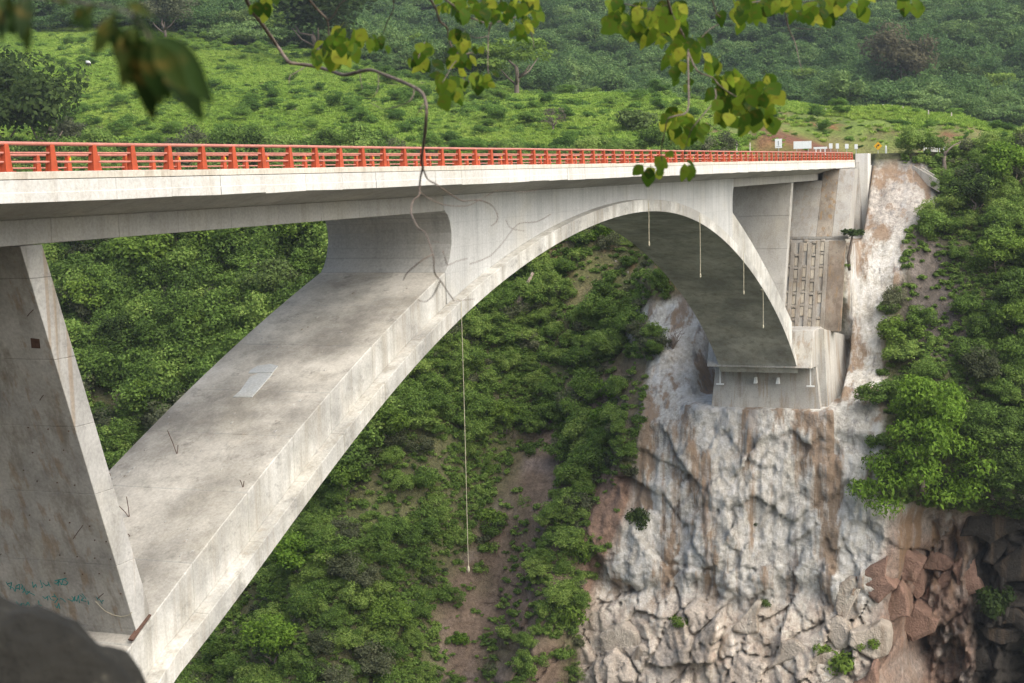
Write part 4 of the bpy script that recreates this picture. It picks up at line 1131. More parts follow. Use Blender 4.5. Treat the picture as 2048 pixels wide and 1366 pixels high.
T = [
 (75, 348, 118, 'broad', 'lf_dark', 'large dark green tree rising behind the red railing at the left edge', 'tree', .95, 'dark trees behind the railing'),
 (-10, 345, 112, 'broad', 'lf_dark', 'dark tree cut off by the left edge of the picture behind the railing', 'tree', 1.0, 'dark trees behind the railing'),
 (130, 312, 42, 'broad', 'lf_grey', 'small grey green tree right of the large dark tree behind the railing', 'tree', .9, None),
 (645, 122, 135, 'broad', 'lf_dark', 'large dark spreading tree at the top of the meadow above the branch', 'tree', .62, None),
 (560, 100, 55, 'broad', 'lf_green', 'mid green tree at the left foot of the large dark spreading tree', 'tree', .8, None),
 (470, 92, 58, 'flat', 'lf_pale', 'light green flat crowned tree left of the large dark spreading tree', 'tree', .9, None),
 (330, 78, 60, 'broad', 'lf_grey', 'grey green tree at the meadow top behind the blurred leaves', 'tree', .8, None),
 (1030, 190, 105, 'flat', 'lf_green', 'wide flat topped green tree standing at the end of the meadow', 'tree', .85, None),
 (925, 185, 55, 'broad', 'lf_dark', 'dark tree left of the wide flat topped tree', 'tree', .9, None),
 (830, 160, 50, 'broad', 'lf_green', 'green tree on the meadow edge behind the long bare branch', 'tree', .9, None),
 (1272, 262, 46, 'shrub', 'lf_pale', 'rounded pale green bush on the meadow ridge', 'bush', 1.1, None),
 (1795, 206, 74, 'broad', 'lf_brown', 'greyish brown tree at the foot of the forest behind the yellow sign', 'tree', 1.0, None),
 (1905, 230, 55, 'broad', 'lf_dark', 'dark green tree right of the greyish brown tree at the forest edge', 'tree', 1.0, None),
 (1990, 225, 60, 'flat', 'lf_green', 'flat crowned green tree at the forest edge near the right border', 'tree', 1.0, None),
 (1600, 205, 52, 'flat', 'lf_green', 'flat crowned tree at the forest edge above the wide white board', 'tree', 1.0, None),
 (170, 540, 70, 'broad', 'lf_dark', 'dark tree right beside the top of the left pier', 'tree', 1.0, G1),
 (300, 600, 86, 'broad', 'lf_green', 'big green tree left of centre between pier and arch', 'tree', .95, G1),
 (425, 565, 80, 'broad', 'lf_green', 'big tree under the girder between the pale round tree and the pier', 'tree', .95, G1),
 (545, 650, 66, 'broad', 'lf_pale', 'pale round tree beside the upper edge of the arch', 'tree', 1.0, G1),
 (610, 540, 70, 'broad', 'lf_green', 'tree close under the girder just left of the concave spandrel end', 'tree', 1.0, G1),
 (500, 505, 50, 'broad', 'lf_dark', 'dark tree tucked under the girder above the pale round tree', 'tree', 1.0, G1),
 (180, 665, 60, 'broad', 'lf_green', 'tree beside the upper right edge of the left pier', 'tree', 1.0, G1),
 (250, 735, 58, 'broad', 'lf_dark', 'dark tree halfway down beside the left pier', 'tree', 1.0, G1),
 (420, 720, 55, 'broad', 'lf_green', 'green tree right above the edge of the arch back', 'tree', 1.0, G1),
 (300, 860, 55, 'broad', 'lf_green', 'green tree low between the left pier and the arch', 'tree', 1.0, G1),
 (215, 900, 45, 'broad', 'lf_grey', 'grey green bushy tree where the arch meets the left pier', 'tree', .9, G1),
 (322, 775, 24, 'shrub', 'lf_bright', 'left of two bright vine covered columns between pier and arch', 'bush', 2.6, 'vine covered columns'),
 (374, 745, 24, 'shrub', 'lf_bright', 'right of two bright vine covered columns between pier and arch', 'bush', 2.8, 'vine covered columns'),
 (240, 830, 42, 'twig', None, 'bare grey shrub low beside the left pier', 'bush', 1.0, None),
 (470, 705, 36, 'twig', None, 'bare grey shrub at the upper edge of the arch', 'bush', 1.0, None),
 (1095, 565, 33, 'shrub', 'lf_bright', 'bright green bush below the arch beside red soil', 'bush', 1.1, None),
 (1195, 480, 26, 'shrub', 'lf_bright', 'small bright bush close under the arch crown', 'bush', 1.0, None),
 (1308, 705, 36, 'shrub', 'lf_grey', 'grey green bush beside the pale rock left of the footing', 'bush', 1.0, None),
 (1345, 700, 34, 'twig', None, 'bare twiggy bush against the white rock left of the footing', 'bush', .8, None),
 (1275, 1055, 32, 'shrub', 'lf_dark', 'dark rounded bush on the left edge of the white rock face', 'bush', 1.3, None),
 (1215, 850, 40, 'shrub', 'lf_bright', 'bright bush on the green rib left of the white rock face', 'bush', 1.2, None),
 (1225, 800, 36, 'shrub', 'lf_bright', 'bright bush topmost on the green rib left of the white rock face', 'bush', 1.2, None),
 (1145, 1130, 38, 'shrub', 'lf_green', 'green bush at the foot of the rib beside the brown gully', 'bush', 1.5, None),
 (1135, 1250, 40, 'shrub', 'lf_green', 'lowest green bush in the brown gully left of the rock blocks', 'bush', 1.4, None),
 (1010, 880, 40, 'broad', 'lf_green', 'green tree on the slope right of the long hanging rope', 'tree', 1.0, None),
 (985, 1050, 34, 'shrub', 'lf_green', 'green bush right of the lower end of the long rope', 'bush', 1.1, None),
 (915, 1290, 26, 'shrub', 'lf_bright', 'bright bush below the end of the long rope', 'bush', 1.1, None),
 (690, 1010, 60, 'broad', 'lf_green', 'green tree directly under the left leg of the arch', 'tree', .9, None),
 (770, 900, 55, 'broad', 'lf_green', 'green tree under the arch leg left of the long rope', 'tree', .9, None),
 (600, 1180, 62, 'broad', 'lf_bright', 'bright green tree below the left leg of the arch', 'tree', .9, None),
 (540, 1350, 66, 'broad', 'lf_bright', 'bright green tree at the bottom edge beside the arch', 'tree', .9, None),
 (780, 1290, 52, 'broad', 'lf_green', 'green tree at the bottom of the slope left of the brown gully', 'tree', .9, None),
 (1690, 1345, 42, 'shrub', 'lf_green', 'largest green bush among the pale rock blocks at the bottom', 'bush', 1.2, 'bushes among the rock blocks'),
 (1640, 1310, 26, 'shrub', 'lf_green', 'green bush left of the largest bush among the rock blocks', 'bush', 1.0, 'bushes among the rock blocks'),
 (1735, 1300, 32, 'shrub', 'lf_green', 'green bush up right of the largest bush among the rock blocks', 'bush', 1.0, 'bushes among the rock blocks'),
 (1360, 1255, 24, 'shrub', 'lf_green', 'small bush among rock blocks below the white streaked face', 'bush', 1.0, 'bushes among the rock blocks'),
 (1533, 1215, 16, 'shrub', 'lf_pale', 'tiny pale bush at the top of the rock blocks', 'bush', 1.0, 'bushes among the rock blocks'),
 (1510, 1053, 10, 'shrub', 'lf_dark', 'tiny dark bush in the middle of the streaked rock face', 'bush', 1.0, 'tufts on the streaked rock face'),
 (1575, 1068, 8, 'shrub', 'lf_green', 'tiny green tuft right of the dark bush on the streaked rock face', 'bush', 1.0, 'tufts on the streaked rock face'),
 (1990, 1230, 42, 'shrub', 'lf_dark', 'dark bush on the shaded overhang at the lower right', 'bush', 1.4, None),
 (1985, 985, 84, 'airy', 'lf_green', 'feathery green tree at the right edge below the stony slope', 'tree', 1.0, None),
 (1800, 720, 48, 'broad', 'lf_green', 'green bushy tree above the bright tree at the cliff edge', 'tree', .9, None),
 (1945, 440, 52, 'broad', 'lf_dark', 'large dark bush right of the concrete chute', 'tree', .95, None),
 (2010, 400, 62, 'broad', 'lf_bright', 'bright green tree at the right edge level with the deck', 'tree', .9, None),
 (1995, 560, 55, 'broad', 'lf_green', 'green tree on the right slope above the bare stony patch', 'tree', .9, None),
 (2035, 690, 52, 'broad', 'lf_green', 'green tree at the right edge beside the bare stony patch', 'tree', .9, None),
]
for t_ in T: tree(t_[0], t_[1], t_[2], t_[3], t_[4], t_[5], t_[6], t_[7], t_[8] if len(t_) > 8 else None)
# the big bright tree on the cliff edge: its own crown of drooping tiers
r_g = np.random.default_rng(77); B = []
for i in range(64):
    a = r_g.uniform(0, 6.28); h = r_g.uniform(0, 1); q = (1 - .6 * h ** 1.5) * math.sqrt(r_g.random()) * (1.05 + .25 * math.sin(3 * a + 4 * h))
    B.append((q * math.cos(a), q * math.sin(a), -.25 + 2.1 * h, .34 - .1 * h, .34 - .1 * h, .2))
me_ = leaf_mesh('crown', B, 230, .038, r_g, 1.0, .8); me_.materials.append(M['lf_bright'])
p = ground_hit(1850, 960); s = 108 * np.linalg.norm(p) / FPX
bt = tag(empty('tree', (p[0] - 2.2, p[1], p[2] - .3)), 'big bright green tree clinging to the cliff edge right of the footing', 'tree')
bt.scale = (s, s, s * .98)
link('crown', me_, parent=bt); link('trunk', TRUNK[1], parent=bt)
# small pinkish gnarled tree on the meadow
p = ground_hit(1107, 262); s = 30 * np.linalg.norm(p) / FPX
gt = tag(empty('tree', p), 'small gnarled tree with pinkish grey crown alone on the meadow', 'tree'); gt.scale = (s, s, s * .8)
mm = AIRY[0].copy(); mm.materials.clear(); mm.materials.append(leaf_material('pinkish_grey_crown', (.05, .05, .035), (.13, .11, .085), (.26, .20, .17), tint=False))
link('crown', mm, parent=gt); tk = link('trunk', trunk_mesh(91, 1.1, .09, .8), M['bark'], gt)
# sapling rooted in the wall beside the abutment
p = on_x(1697, 535, 167.6); q = on_x(1706, 470, 168.6)
sap = tag(empty('sapling', p), 'dark stemmed sapling growing on the rock beside the abutment', 'sapling')
v_ = Vector(q) - Vector(p)
MB().tube([(.6, 0, -.3), v_ * .3 + Vector((-.3, .1, 0)), v_ * .7 + Vector((-.4, 0, 0)), v_ + Vector((-.3, 0, .1))], [.16, .2, .16, .07], 7).build('trunk', M['bark'], sap, smooth=True)
mm = crown_shrub(95, 7, 60, .16, .3); mm.materials.append(M['lf_dark'])
cr_ = link('crown', mm, parent=sap, loc=v_ + Vector((-.4, 0, 0))); cr_.scale = (1.3, 1.3, 1.0)
mm2 = crown_shrub(96, 4, 40, .16, .5); mm2.materials.append(M['lf_green'])
c2 = link('crown', mm2, parent=sap, loc=(-.2, .2, 0)); c2.scale = (.5, .5, .5)
# dead snag by the road and fallen log
p = ground_hit(1890, 350); D_ = np.linalg.norm(p)
pt = lambda u_, v_, o=0: Vector(ray(u_, v_) / np.linalg.norm(ray(u_, v_)) * (D_ + o)) - Vector(p)
sn = tag(empty('dead_tree', p), 'leaning dead grey tree stub beside the road embankment', 'dead tree')
MB().tube([Vector((0, 0, -.5)), pt(1889, 335), pt(1888, 318), pt(1891, 303, .5)], [.32, .27, .22, .16], 7).build('trunk', M['bark'], sn, smooth=True)
MB().tube([pt(1889, 310), pt(1898, 298, .4), pt(1908, 290, .8), pt(1922, 284, 1.2)], [.14, .1, .08, .05], 5).build('limb', M['bark'], sn, smooth=True)
MB().tube([pt(1889, 318), pt(1884, 313), pt(1880, 312)], [.1, .07, .04], 5).build('limb', M['bark'], sn, smooth=True)
p = ground_hit(1036, 612); D_ = np.linalg.norm(p) - .8
lg = tag(empty('fallen_log', p), 'brown dead log leaning on the slope under the arch', 'log')
MB().tube([pt(1008, 618), pt(1036, 604), pt(1046, 590), pt(1054, 570), pt(1066, 545)], [.2, .36, .34, .27, .17], 8).build('trunk', M['deadwood'], lg, smooth=True)
MB().tube([pt(1040, 600), pt(1046, 610), pt(1048, 622)], [.16, .12, .06], 6).build('limb', M['deadwood'], lg, smooth=True)

# pale stones on the bare slope under the arch
STN = [rock_mesh('stone', 300 + i, (1, 1, .7)) for i in range(3)]
for m_ in STN: m_.materials.append(M['rock'])
for u_, v_, r_, lab in ((1218, 610, 9, 'pale boulder on the bare slope under the arch'), (1232, 522, 6, 'small pale stone below the arch crown'), (1255, 545, 5, 'tiny pale stone halfway down the bare slope'), (1300, 500, 7, 'reddish stone beside the dark soffit of the arch'), (1175, 590, 5, 'tiny stone left of the pale boulder under the arch'), (1340, 560, 6, 'stone close to the dark soffit above the white rock')):
    p = ground_hit(u_, v_); o = tag(link('stone', random.choice(STN), loc=p), lab, 'stone', 'stones on the bare slope'); k_ = r_ * np.linalg.norm(p) / FPX; o.scale = (k_, k_, k_); o.rotation_euler = (.3, .2, random.uniform(0, 6))
# ================================================================== SIGNS, POSTS, CHUTE
def zground(x, y): return float(hill_z(np.array([x]), np.array([y]))[0])
def sign(x, u0, u1, v0, v1, label, posts=1, mark=None):
    a = on_x(u0, v0, x); b = on_x(u1, v1, x); cy_ = (a[1] + b[1]) / 2; w = abs(a[1] - b[1]); zt, zb = a[2], b[2]
    zg = zground(x, cy_); root = tag(empty('road_sign', (x, cy_, zg)), label, 'sign', 'road signs beyond the bridge')
    MB().box(-.03, .0, -w / 2, w / 2, zb - zg, zt - zg).build('panel', M['white'], root, bevel=.01)
    for k in range(posts):
        y = 0 if posts == 1 else (-.32 + .64 * k) * w
        MB().box(.003, .06, y - .035, y + .035, -.4, zt - zg - .05).build('post', M['galv'], root)
    if mark == 'arrow':      # faint figure on the panel
        h = zt - zb
        MB().box(-.036, -.031, -.05 * w, .09 * w, zb - zg + .28 * h, zb - zg + .78 * h).build('mark', M['galv'], root)
        MB().box(-.036, -.031, -.3 * w, .3 * w, zb - zg + .14 * h, zb - zg + .2 * h).build('mark', M['galv'], root)
    return root
sign(194, 1550, 1564, 278, 296, 'tall white road sign, leftmost of the signs past the bridge end', 1, 'arrow')
sign(206, 1587, 1623, 283, 297, 'wide white board on two posts behind the railing', 2)
sign(209, 1658, 1665, 287, 297, 'small white sign, first of four right of the wide board')
sign(206, 1671.5, 1678, 287, 297, 'small white sign, second of four right of the wide board')
sign(201, 1690, 1697, 288, 297, 'small white sign, third of four right of the wide board')
sign(197, 1709, 1715.5, 288.5, 298, 'small white sign above the railing end, last of four')
x = 191; c0 = on_x(1756, 292, x); hs = 8.0 * np.linalg.norm(c0) / FPX; zg = zground(x, c0[1])
ys_ = tag(empty('warning_sign', (x, c0[1], zg)), 'yellow diamond warning sign with a black bent arrow', 'sign'); dz = c0[2] - zg
MB().prism([(0, dz + hs), (hs, dz), (0, dz - hs), (-hs, dz)], -.03, 0, 'x').build('panel', M['signyellow'], ys_)
m = MB()      # bent arrow: stem, bend and head
m.prism([(hs * .18, dz - hs * .5), (hs * .36, dz - hs * .5), (hs * .36, dz + hs * .02), (hs * .02, dz + hs * .25), (-hs * .1, dz + hs * .1), (hs * .18, dz - hs * .08)], -.04, -.032, 'x')
m.prism([(hs * .12, dz + hs * .42), (-hs * .42, dz + hs * .3), (-hs * .12, dz - hs * .12)], -.04, -.032, 'x')
m.build('arrow', M['black'], ys_)
MB().box(.003, .06, -.04, .04, -.4, dz + hs * .6).build('post', M['galv'], ys_)
def post(u, v0, v1, x, label, mat, name, cat, group, w=.09):
    a = on_x(u, v0, x); zg = zground(x, a[1]); h = max(a[2] - zg, .5)
    root = tag(empty(name, (x, a[1], zg)), label, cat, group)
    MB().hexa([(-w, -w, -.3), (w, -w, -.3), (w, w, -.3), (-w, w, -.3), (-w * .8, -w * .8, h * .9), (w * .8, -w * .8, h * .9), (w * .8, w * .8, h * .9), (-w * .8, w * .8, h * .9)]).build('shaft', mat, root, bevel=.01)
    MB().hexa([(-w * .9, -w * .9, h * .9), (w * .9, -w * .9, h * .9), (w * .9, w * .9, h * .9), (-w * .9, w * .9, h * .9), (-w * .3, -w * .3, h), (w * .3, -w * .3, h), (w * .3, w * .3, h), (-w * .3, w * .3, h)]).build('cap', mat, root)
    return root
post(1772, 291, 309, 189.5, 'white marker post with brown foot right of the yellow sign', M['white'], 'marker_post', 'post', None, .11)
ords = ['first', 'second', 'third', 'fourth', 'fifth', 'sixth', 'seventh', 'eighth', 'ninth']
for k, u_ in enumerate([1848, 1852.5, 1857.5, 1862, 1866, 1870, 1874, 1879, 1888]):
    post(u_, 292 if k < 8 else 291, 299, 205 + 1.1 * k if k < 8 else 207, 'white marker post by the road, %s from the left in the row of nine' % ords[k], M['white'], 'marker_post', 'post', 'row of white marker posts', .07 if k < 8 else .13)
for k, (u_, v_) in enumerate([(1727, 217), (1766, 217), (1784, 216), (1806, 217), (1830, 218), (1857, 220), (1903, 225)]):
    post(u_, v_, v_ + 8, 249, 'wooden fence post on the grassy ridge, %s from the left of seven' % ords[k], M['post'], 'fence_post', 'post', 'fence posts on the grassy ridge', .1)
for u_, v_, x_, lab in ((1652, 228, 244, 'pale fence post in the grass above the small white signs'), (1634, 248, 233, 'pale fence post on the bank above the wide white board'), (1473, 285, 200, 'short pale post in the grass left of the tall white sign'), (1500, 285, 202, 'short pale post in the grass nearest the tall white sign')):
    post(u_, v_, v_ + 9, x_, lab, M['post'], 'fence_post', 'post', 'lone posts in the meadow', .09)
br = tag(empty('road_barrier', (210, 0, 0)), 'low white road barrier behind the small white signs', 'barrier')
pa = [on_x(u_, 296, 210) for u_ in (1632, 1641, 1650)]
for p in pa: MB().box(-.06, .06, p[1] - .06, p[1] + .06, -.3, p[2] + .0).build('post', M['white'], br)
MB().box(-.1, -.065, pa[2][1] - .3, pa[0][1] + .3, pa[0][2] - .15, pa[0][2] + .12).build('rail', M['white'], br, bevel=.01)
# concrete drainage chute
A_ = [Vector(on_x(1826, 338, 186)), Vector(on_x(1850, 352, 184.5)), Vector(on_x(1878, 367, 183))]
ch = tag(empty('drainage_chute', A_[0]), 'concrete drainage chute running down from the road edge', 'chute')
d_ = (A_[2] - A_[0]).normalized(); w_ = Vector((.9, .35, .35)).normalized()
for k, (o0, o1, h, nm) in enumerate(((-.0, 1.3, .12, 'floor_slab'), (-.18, .0, .42, 'side_wall'), (1.3, 1.5, .42, 'side_wall'))):
    P = []
    for zz_ in (-.9, h):
        for c_, o_ in ((A_[0], o0), (A_[2], o0), (A_[2], o1), (A_[0], o1)):
            P.append(c_ - A_[0] + w_ * o_ + Vector((0, 0, zz_)))
    MB().hexa(P).build(nm, M['kerb'] if k else M['foot'], ch, bevel=.01)

# ================================================================== COW on the meadow
p = ground_hit(177, 137)
cw = tag(empty('cow', p), 'white and dark cow standing on the meadow, seen from behind', 'cow')
vh = math.atan2(p[1], p[0]) + .25
cw.rotation_euler = (0, 0, vh)
sk = [((-.75, 0, 1.25), .33), ((-.3, 0, 1.22), .38), ((.2, 0, 1.2), .38), ((.65, 0, 1.22), .33), ((.95, 0, 1.4), .2), ((1.2, 0, 1.5), .17), ((1.5, 0, 1.38), .1),
      ((-.8, .2, .85), .17), ((-.88, .21, .45), .09), ((-.8, .21, .03), .075), ((-.8, -.2, .85), .17), ((-.88, -.21, .45), .09), ((-.8, -.21, .03), .075),
      ((.62, .19, .8), .14), ((.64, .19, .42), .08), ((.62, .19, .03), .07), ((.62, -.19, .8), .14), ((.64, -.19, .42), .08), ((.62, -.19, .03), .07),
      ((-1.08, 0, 1.3), .05), ((-1.16, .02, .8), .035), ((-1.15, .03, .5), .05), ((1.2, .2, 1.58), .045), ((1.2, -.2, 1.58), .045)]
ed = [(0, 1), (1, 2), (2, 3), (3, 4), (4, 5), (5, 6), (0, 7), (7, 8), (8, 9), (0, 10), (10, 11), (11, 12), (3, 13), (13, 14), (14, 15), (3, 16), (16, 17), (17, 18), (0, 19), (19, 20), (20, 21), (5, 22), (5, 23)]
me = bpy.data.meshes.new('body'); me.from_pydata([q[0] for q in sk], ed, []); me.update()
t = NT('cow_coat'); tc = t.n('TexCoord'); sx = t.n('SeparateXYZ'); t.l(tc.outputs['Object'], sx.inputs[0])
nn = t.noise(tc.outputs['Object'], 2.0, 2, .5)
hgt = t.math('ADD', sx.outputs[2], t.math('MULTIPLY', nn, .35))
cm = t.done(t.mix(t.ramp(hgt, [(.0, 0), (1.0, 0), (1.08, 1)]) if False else t.math('GREATER_THAN', hgt, 1.18), (.035, .03, .03), (.72, .70, .66)), .8)
body = link('body', me, cm, cw)
md = body.modifiers.new('skin', 'SKIN')
for i, q in enumerate(sk): me.skin_vertices[0].data[i].radius = (q[1], q[1])
me.skin_vertices[0].data[0].use_root = True
sb = body.modifiers.new('sub', 'SUBSURF'); sb.levels = sb.render_levels = 1

# ================================================================== FOREGROUND boulder
import bmesh
bm = bmesh.new(); bmesh.ops.create_icosphere(bm, subdivisions=5, radius=1)
from mathutils import noise as mn
for v_ in bm.verts:
    d = v_.co.normalized()
    k = 1 + .16 * mn.fractal(d * 1.1 + Vector((3, 1, 7)), 1, 2, 2) + .035 * mn.fractal(d * 4 + Vector((1, 5, 2)), 1, 2, 3)
    v_.co = d * k
me = bpy.data.meshes.new('boulder'); bm.to_mesh(me); bm.free()
me.polygons.foreach_set('use_smooth', np.ones(len(me.polygons), dtype=bool))
t = NT('dark_lichen_rock'); P = t.pos()
n1 = t.noise(P, 5, 6, .7); n2 = t.noise(P, 14, 4, .6)
c_ = t.mix(t.ramp(n1, [(.35, 0), (.7, 1)]), (.013, .0125, .010), (.035, .033, .027))
c_ = t.mix(t.math('MULTIPLY', t.ramp(n2, [(.6, 0), (.68, 1)]), .5), c_, (.13, .12, .09))
t.bump(n1, .8, .05)
bo = tag(link('boulder', me, t.done(c_, .95)), 'dark grey boulder out of focus at the bottom left corner', 'boulder')
bo.location = at_depth(55, 1515, 2.6) - np.array([0, 0, .36]); bo.scale = (.25, .29, .62)
sup = MB()
b0 = Vector(bo.location)

# ================================================================== FOREGROUND branches
def leaf_blade(w=.62, fold=.16, curl=.18):
    n = 7; V = [(0, 0, 0)]; F = []
    prof = [.0, .62, .95, 1.0, .82, .5, .16]
    rows = []
    V = []
    for i in range(n):
        tt = i / (n - 1); x = .12 + .88 * tt; hw = prof[i] * w * .5; z = -curl * tt * tt
        V += [(x, -hw, z + fold * hw), (x, 0, z), (x, hw, z + fold * hw)]
    F = [[3 * i + a, 3 * i + 3 + a, 3 * i + 4 + a, 3 * i + 1 + a] for i in range(n - 1) for a in (0, 1)]
    k = len(V); V += [(-.12, -.012, .02), (-.12, .012, .02), (.14, .012, 0), (.14, -.012, 0)]; F += [[k, k + 1, k + 2, k + 3]]
    me = bpy.data.meshes.new('leaf'); me.from_pydata(V, [], F); me.update()
    me.polygons.foreach_set('use_smooth', np.ones(len(me.polygons), dtype=bool))
    return me
def leaf_surface(name, pts, trans):
    t = NT(name); oi = t.n('ObjectInfo'); tc = t.n('TexCoord')
    base = t.ramp(oi.outputs['Random'], pts)
    nn = t.noise(tc.outputs['Object'], 3.0, 4, .6)
    col = t.mix(t.math('MULTIPLY', t.ramp(nn, [(.52, 0), (.72, 1)]), .55), base, (.20, .13, .025))
    t.b.inputs['Specular IOR Level'].default_value = .12
    m_ = t.done(col, .55)
    tr = t.n('BsdfTranslucent'); t.l(col, tr.inputs[0])
    mx = t.n('MixShader'); mx.inputs[0].default_value = trans
    t.l(t.b.outputs[0], mx.inputs[1]); t.l(tr.outputs[0], mx.inputs[2]); t.l(mx.outputs[0], t.out.inputs[0])
    return m_
LM = leaf_surface('foreground_leaf', [(0, (.035, .075, .010)), (.35, (.09, .175, .016)), (.7, (.21, .31, .026)), (1, (.46, .48, .05))], .62)
LM2 = leaf_surface('near_shaded_leaf', [(0, (.016, .034, .008)), (.6, (.028, .06, .010)), (1, (.06, .075, .012))], .3)  # shadow on the near leaves is put into these darker greens
LB = [leaf_blade(.72, .2, .15), leaf_blade(.62, .3, .3), leaf_blade(.8, .12, .05)]
for m_ in LB: m_.materials.append(LM)
LN = [leaf_blade(.36, .2, .2), leaf_blade(.3, .25, .1)]
for m_ in LN: m_.materials.append(LM2)
def stems(root, org, lines, D, mat=None):
    for ln in lines:
        pts, w0, w1 = ln
        N_ = len(pts); P = []
        # smooth the drawn line a little
        fine_ = []
        for i in range(N_ - 1):
            p0 = np.array(pts[max(i - 1, 0)], float); p1 = np.array(pts[i], float); p2 = np.array(pts[i + 1], float); p3 = np.array(pts[min(i + 2, N_ - 1)], float)
            for tt in (0, .33, .66):
                fine_.append(.5 * (2 * p1 + (p2 - p0) * tt + (2 * p0 - 5 * p1 + 4 * p2 - p3) * tt ** 2 + (3 * p1 - p0 - 3 * p2 + p3) * tt ** 3))
        fine_.append(np.array(pts[-1], float))
        n_ = len(fine_)
        P = [Vector(at_depth(q[0], q[1], D + .5 * math.sin(q[0] * .013) + .3 * math.sin(q[1] * .021))) - org for q in fine_]
        MB().tube(P, [(w0 + (w1 - w0) * i / (n_ - 1)) * D / FPX * .31 * random.uniform(.85, 1.15) for i in range(n_)], 7).build('twig', mat or M['twig'], root, smooth=True)
CR, CU, CF = Vector(CAMR[:, 0]), Vector(CAMR[:, 1]), Vector(CAMR[:, 2])
def put_leaf(root, org, u, v, size_px, D, ang=None, pool=LB, tilt=.7):
    p = Vector(at_depth(u, v, D)) - org
    o = link('leaf', random.choice(pool), parent=root, loc=p)
    a = ang if ang is not None else random.gauss(-math.pi / 2, .6)
    xd = (CR * math.cos(a) + CU * math.sin(a) + CF * random.gauss(0, .35)).normalized()
    nd = (-CF + CR * random.gauss(0, tilt) + CU * random.gauss(.25, tilt)).normalized()
    yd = nd.cross(xd).normalized(); zd = xd.cross(yd)
    s = size_px * D / FPX
    o.matrix_parent_inverse = Matrix()
    o.matrix_basis = Matrix.Translation(p) @ Matrix((xd, yd, zd)).transposed().to_4x4() @ Matrix.Diagonal((s, s, s, 1))
def branch(label, origin_px, D, lines, clusters):
    org = Vector(at_depth(origin_px[0], origin_px[1], D))
    root = tag(empty('leafy_branch', org), label, 'branch', 'branches hanging in the foreground')
    stems(root, org, lines, D)
    for (u0, u1, v0, v1, n_, sz) in clusters:
        for k in range(int(n_ * 1.95)):
            put_leaf(root, org, random.uniform(u0, u1) + random.gauss(0, 7), random.uniform(v0, v1) + random.gauss(0, 6), sz * random.uniform(.6, 1.05), D + random.gauss(0, .25))
    return root
branch('long crooked bare branch hanging in front of the left half of the bridge', (490, -10), 6.2, [
    ([(486, -20), (500, 15), (522, 45), (550, 85), (576, 122), (590, 127), (620, 131), (660, 141), (686, 150), (712, 145), (742, 140), (775, 152), (815, 168), (845, 187), (853, 215), (852, 240), (850, 265), (847, 290), (843, 320), (846, 335)], 14, 8),
    ([(846, 335), (841, 355), (839, 378), (838, 391), (826, 402), (822, 425), (830, 445), (838, 458), (850, 465), (860, 490), (867, 515), (869, 545), (880, 560), (893, 580), (907, 600)], 7, 3),
    ([(846, 335), (855, 358), (875, 370), (900, 388), (925, 402), (945, 400), (965, 402), (985, 412), (995, 430), (993, 443), (982, 452)], 5, 2.4),
    ([(839, 383), (860, 398), (890, 410), (930, 412), (950, 405), (970, 393), (1000, 380), (1040, 384), (1075, 380)], 3, 2),
    ([(867, 508), (845, 520), (815, 545), (807, 560)], 4, 2.4), ([(880, 562), (868, 588), (852, 603), (836, 600)], 3.5, 2), ([(905, 602), (930, 600), (950, 598)], 2.4, 1.8),
    ([(885, 500), (892, 522), (896, 530), (915, 522), (935, 517)], 2.8, 1.8), ([(863, 482), (880, 485)], 2, 1.5),
    ([(940, 528), (980, 512), (1008, 482), (1036, 448), (1072, 444), (1102, 428)], 2.2, 2), ([(1012, 440), (1020, 455), (1036, 460), (1050, 462)], 1.8, 1.5),
    ([(610, 134), (590, 146), (580, 152), (578, 166)], 4, 2), ([(720, 146), (722, 165), (724, 178)], 3, 1.6), ([(757, 146), (757, 170), (750, 190), (735, 200)], 3, 1.8), ([(828, 178), (826, 192), (815, 205), (790, 214), (765, 218), (742, 205)], 3.4, 1.8), ([(848, 207), (840, 220), (832, 232)], 2.5, 1.6)],
   [(507, 545, -8, 8, 6, 38)])
branch('forked twig with a drooping cluster of leaves near the dark tree', (655, -10), 6.0, [
    ([(612, -10), (632, 16), (646, 30), (655, 42), (658, 75), (661, 100), (664, 128)], 8, 4), ([(655, 42), (668, 30), (680, 8), (700, -5)], 5, 5),
    ([(785, -10), (787, 18), (775, 42), (766, 68)], 4.5, 3)],
   [(655, 705, 55, 100, 15, 44), (640, 690, 95, 118, 8, 36), (742, 772, 70, 78, 6, 28), (690, 714, 75, 95, 3, 26)])
branch('leafy branch hanging at the top centre above the bridge', (930, -10), 6.3, [
    ([(855, -10), (871, 16), (879, 41), (894, 55), (896, 72), (904, 94), (922, 113), (935, 107), (955, 104), (972, 102)], 7, 3), ([(884, -6), (910, 14), (925, 29), (957, 41), (976, 47), (1006, 41), (1045, 31)], 6.5, 4),
    ([(1005, -10), (996, 21), (982, 47), (977, 70), (976, 98), (976, 141), (982, 156)], 6, 3), ([(1046, -8), (1053, 23), (1057, 51), (1064, 70), (1068, 95)], 5, 2), ([(922, 113), (905, 130), (893, 152), (885, 165)], 3, 2), ([(977, 72), (955, 76), (935, 70)], 2.6, 2),
    ([(850, 84), (842, 100), (836, 118)], 2.5, 2)],
   [(886, 910, -6, 6, 5, 34), (920, 1000, -8, 18, 18, 40), (1005, 1062, -8, 14, 13, 38), (1040, 1075, 30, 52, 6, 34), (906, 925, 52, 66, 4, 34), (895, 950, 85, 112, 10, 30), (835, 856, 84, 120, 7, 38), (880, 925, 140, 175, 11, 40), (950, 985, 138, 165, 9, 34)])
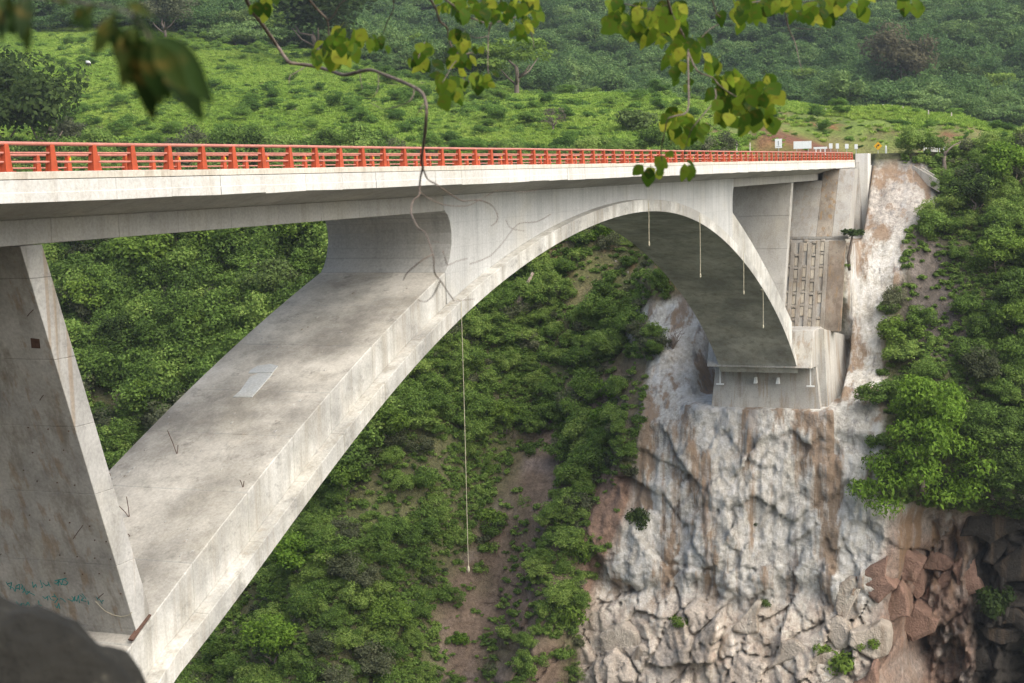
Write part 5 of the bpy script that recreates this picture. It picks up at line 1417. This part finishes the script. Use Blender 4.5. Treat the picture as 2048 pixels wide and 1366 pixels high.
branch('large leafy branch hanging at the top right of centre', (1335, -10), 6.4, [
    ([(1333, -12), (1342, 25), (1355, 50), (1365, 68), (1375, 95), (1376, 125), (1377, 170), (1375, 222), (1350, 232), (1336, 238), (1330, 262), (1322, 300), (1324, 322)], 9, 2.6),
    ([(1377, 105), (1395, 142), (1425, 155), (1440, 172), (1470, 192), (1500, 205), (1520, 228), (1515, 250), (1495, 262)], 5.5, 2.5), ([(1422, -10), (1432, 25), (1445, 42), (1420, 58), (1402, 76)], 5, 2.5),
    ([(1430, 178), (1431, 198), (1410, 225), (1385, 255)], 4.5, 2.5), ([(1385, 255), (1372, 290), (1366, 325)], 2.5, 2), ([(1250, 8), (1280, 14), (1305, 18), (1335, 10)], 4, 3)],
   [(1220, 1290, 0, 40, 18, 46), (1280, 1360, 5, 62, 28, 46), (1340, 1400, 62, 92, 10, 46), (1405, 1430, 105, 122, 4, 40), (1345, 1370, 110, 135, 5, 36), (1362, 1380, 148, 158, 2, 32), (1440, 1545, 140, 180, 24, 44), (1435, 1545, 180, 240, 28, 44),
    (1340, 1400, 222, 262, 17, 40), (1300, 1338, 312, 330, 5, 40), (1360, 1376, 318, 330, 3, 40)])
branch('fringe of leaves along the top edge right of the large leafy branch', (1560, -10), 6.6, [
    ([(1566, -10), (1575, 50), (1590, 85), (1597, 115), (1604, 142)], 5, 2), ([(1460, -10), (1490, 5), (1530, 2), (1600, 4), (1700, -4), (1830, -6)], 5, 3), ([(1590, 56), (1615, 58), (1640, 58)], 2.5, 2)],
   [(1450, 1520, -5, 18, 12, 40), (1520, 1600, -8, 10, 10, 38), (1615, 1670, -5, 25, 9, 46), (1685, 1740, -10, 5, 6, 40), (1780, 1830, -10, 5, 5, 40)])
# strongly blurred near leaves
D_ = 1.5
org = Vector(at_depth(200, -10, D_))
nb_ = tag(empty('leafy_branch', org), 'shaded out of focus leaves hanging at the top left corner', 'branch', 'branches hanging in the foreground')
stems(nb_, org, [([(-20, -10), (60, -6), (150, 5), (230, 15), (280, 45), (300, 80)], 12, 7), ([(230, 15), (225, 40), (240, 60)], 7, 5)], D_)
for (u, v, u2, v2) in ((285, 55, 300, 245), (292, 62, 330, 220), (295, 60, 428, 205), (298, 70, 405, 225), (275, 50, 250, 190), (225, 25, 175, 112), (222, 20, 205, 105), (235, 30, 262, 185), (60, -10, 55, 95), (45, -10, 70, 60), (5, -20, 22, 95), (20, -20, -10, 60), (160, 0, 185, 70), (250, 10, 320, 40), (190, 0, 150, 45), (300, 80, 370, 160), (100, -15, 130, 25)):
    L = math.hypot(u2 - u, v2 - v)
    for q_ in range(2):
      put_leaf(nb_, org, u + random.gauss(0, 8), v + random.gauss(0, 6), L * random.uniform(.75, 1.05), D_ + random.gauss(0, .06), math.atan2(-(v2 - v), u2 - u), LN, .35)

# ================================================================== HAZE
hz = MB().box(-120, 1450, -700, 2050, -90, 290).build('haze', None)
hm = bpy.data.materials.new('haze'); hm.use_nodes = True
for nd in list(hm.node_tree.nodes):
    if nd.type == 'BSDF_PRINCIPLED': hm.node_tree.nodes.remove(nd)
pv_ = hm.node_tree.nodes.new('ShaderNodeVolumePrincipled')
pv_.inputs['Color'].default_value = (.80, .88, .95, 1); pv_.inputs['Density'].default_value = .00014; pv_.inputs['Anisotropy'].default_value = .2
hm.node_tree.links.new(pv_.outputs[0], hm.node_tree.nodes['Material Output'].inputs['Volume'])
hz.data.materials.append(hm); tag(hz, kind='stuff', label='pale even haze filling the gorge and hills', cat='haze')
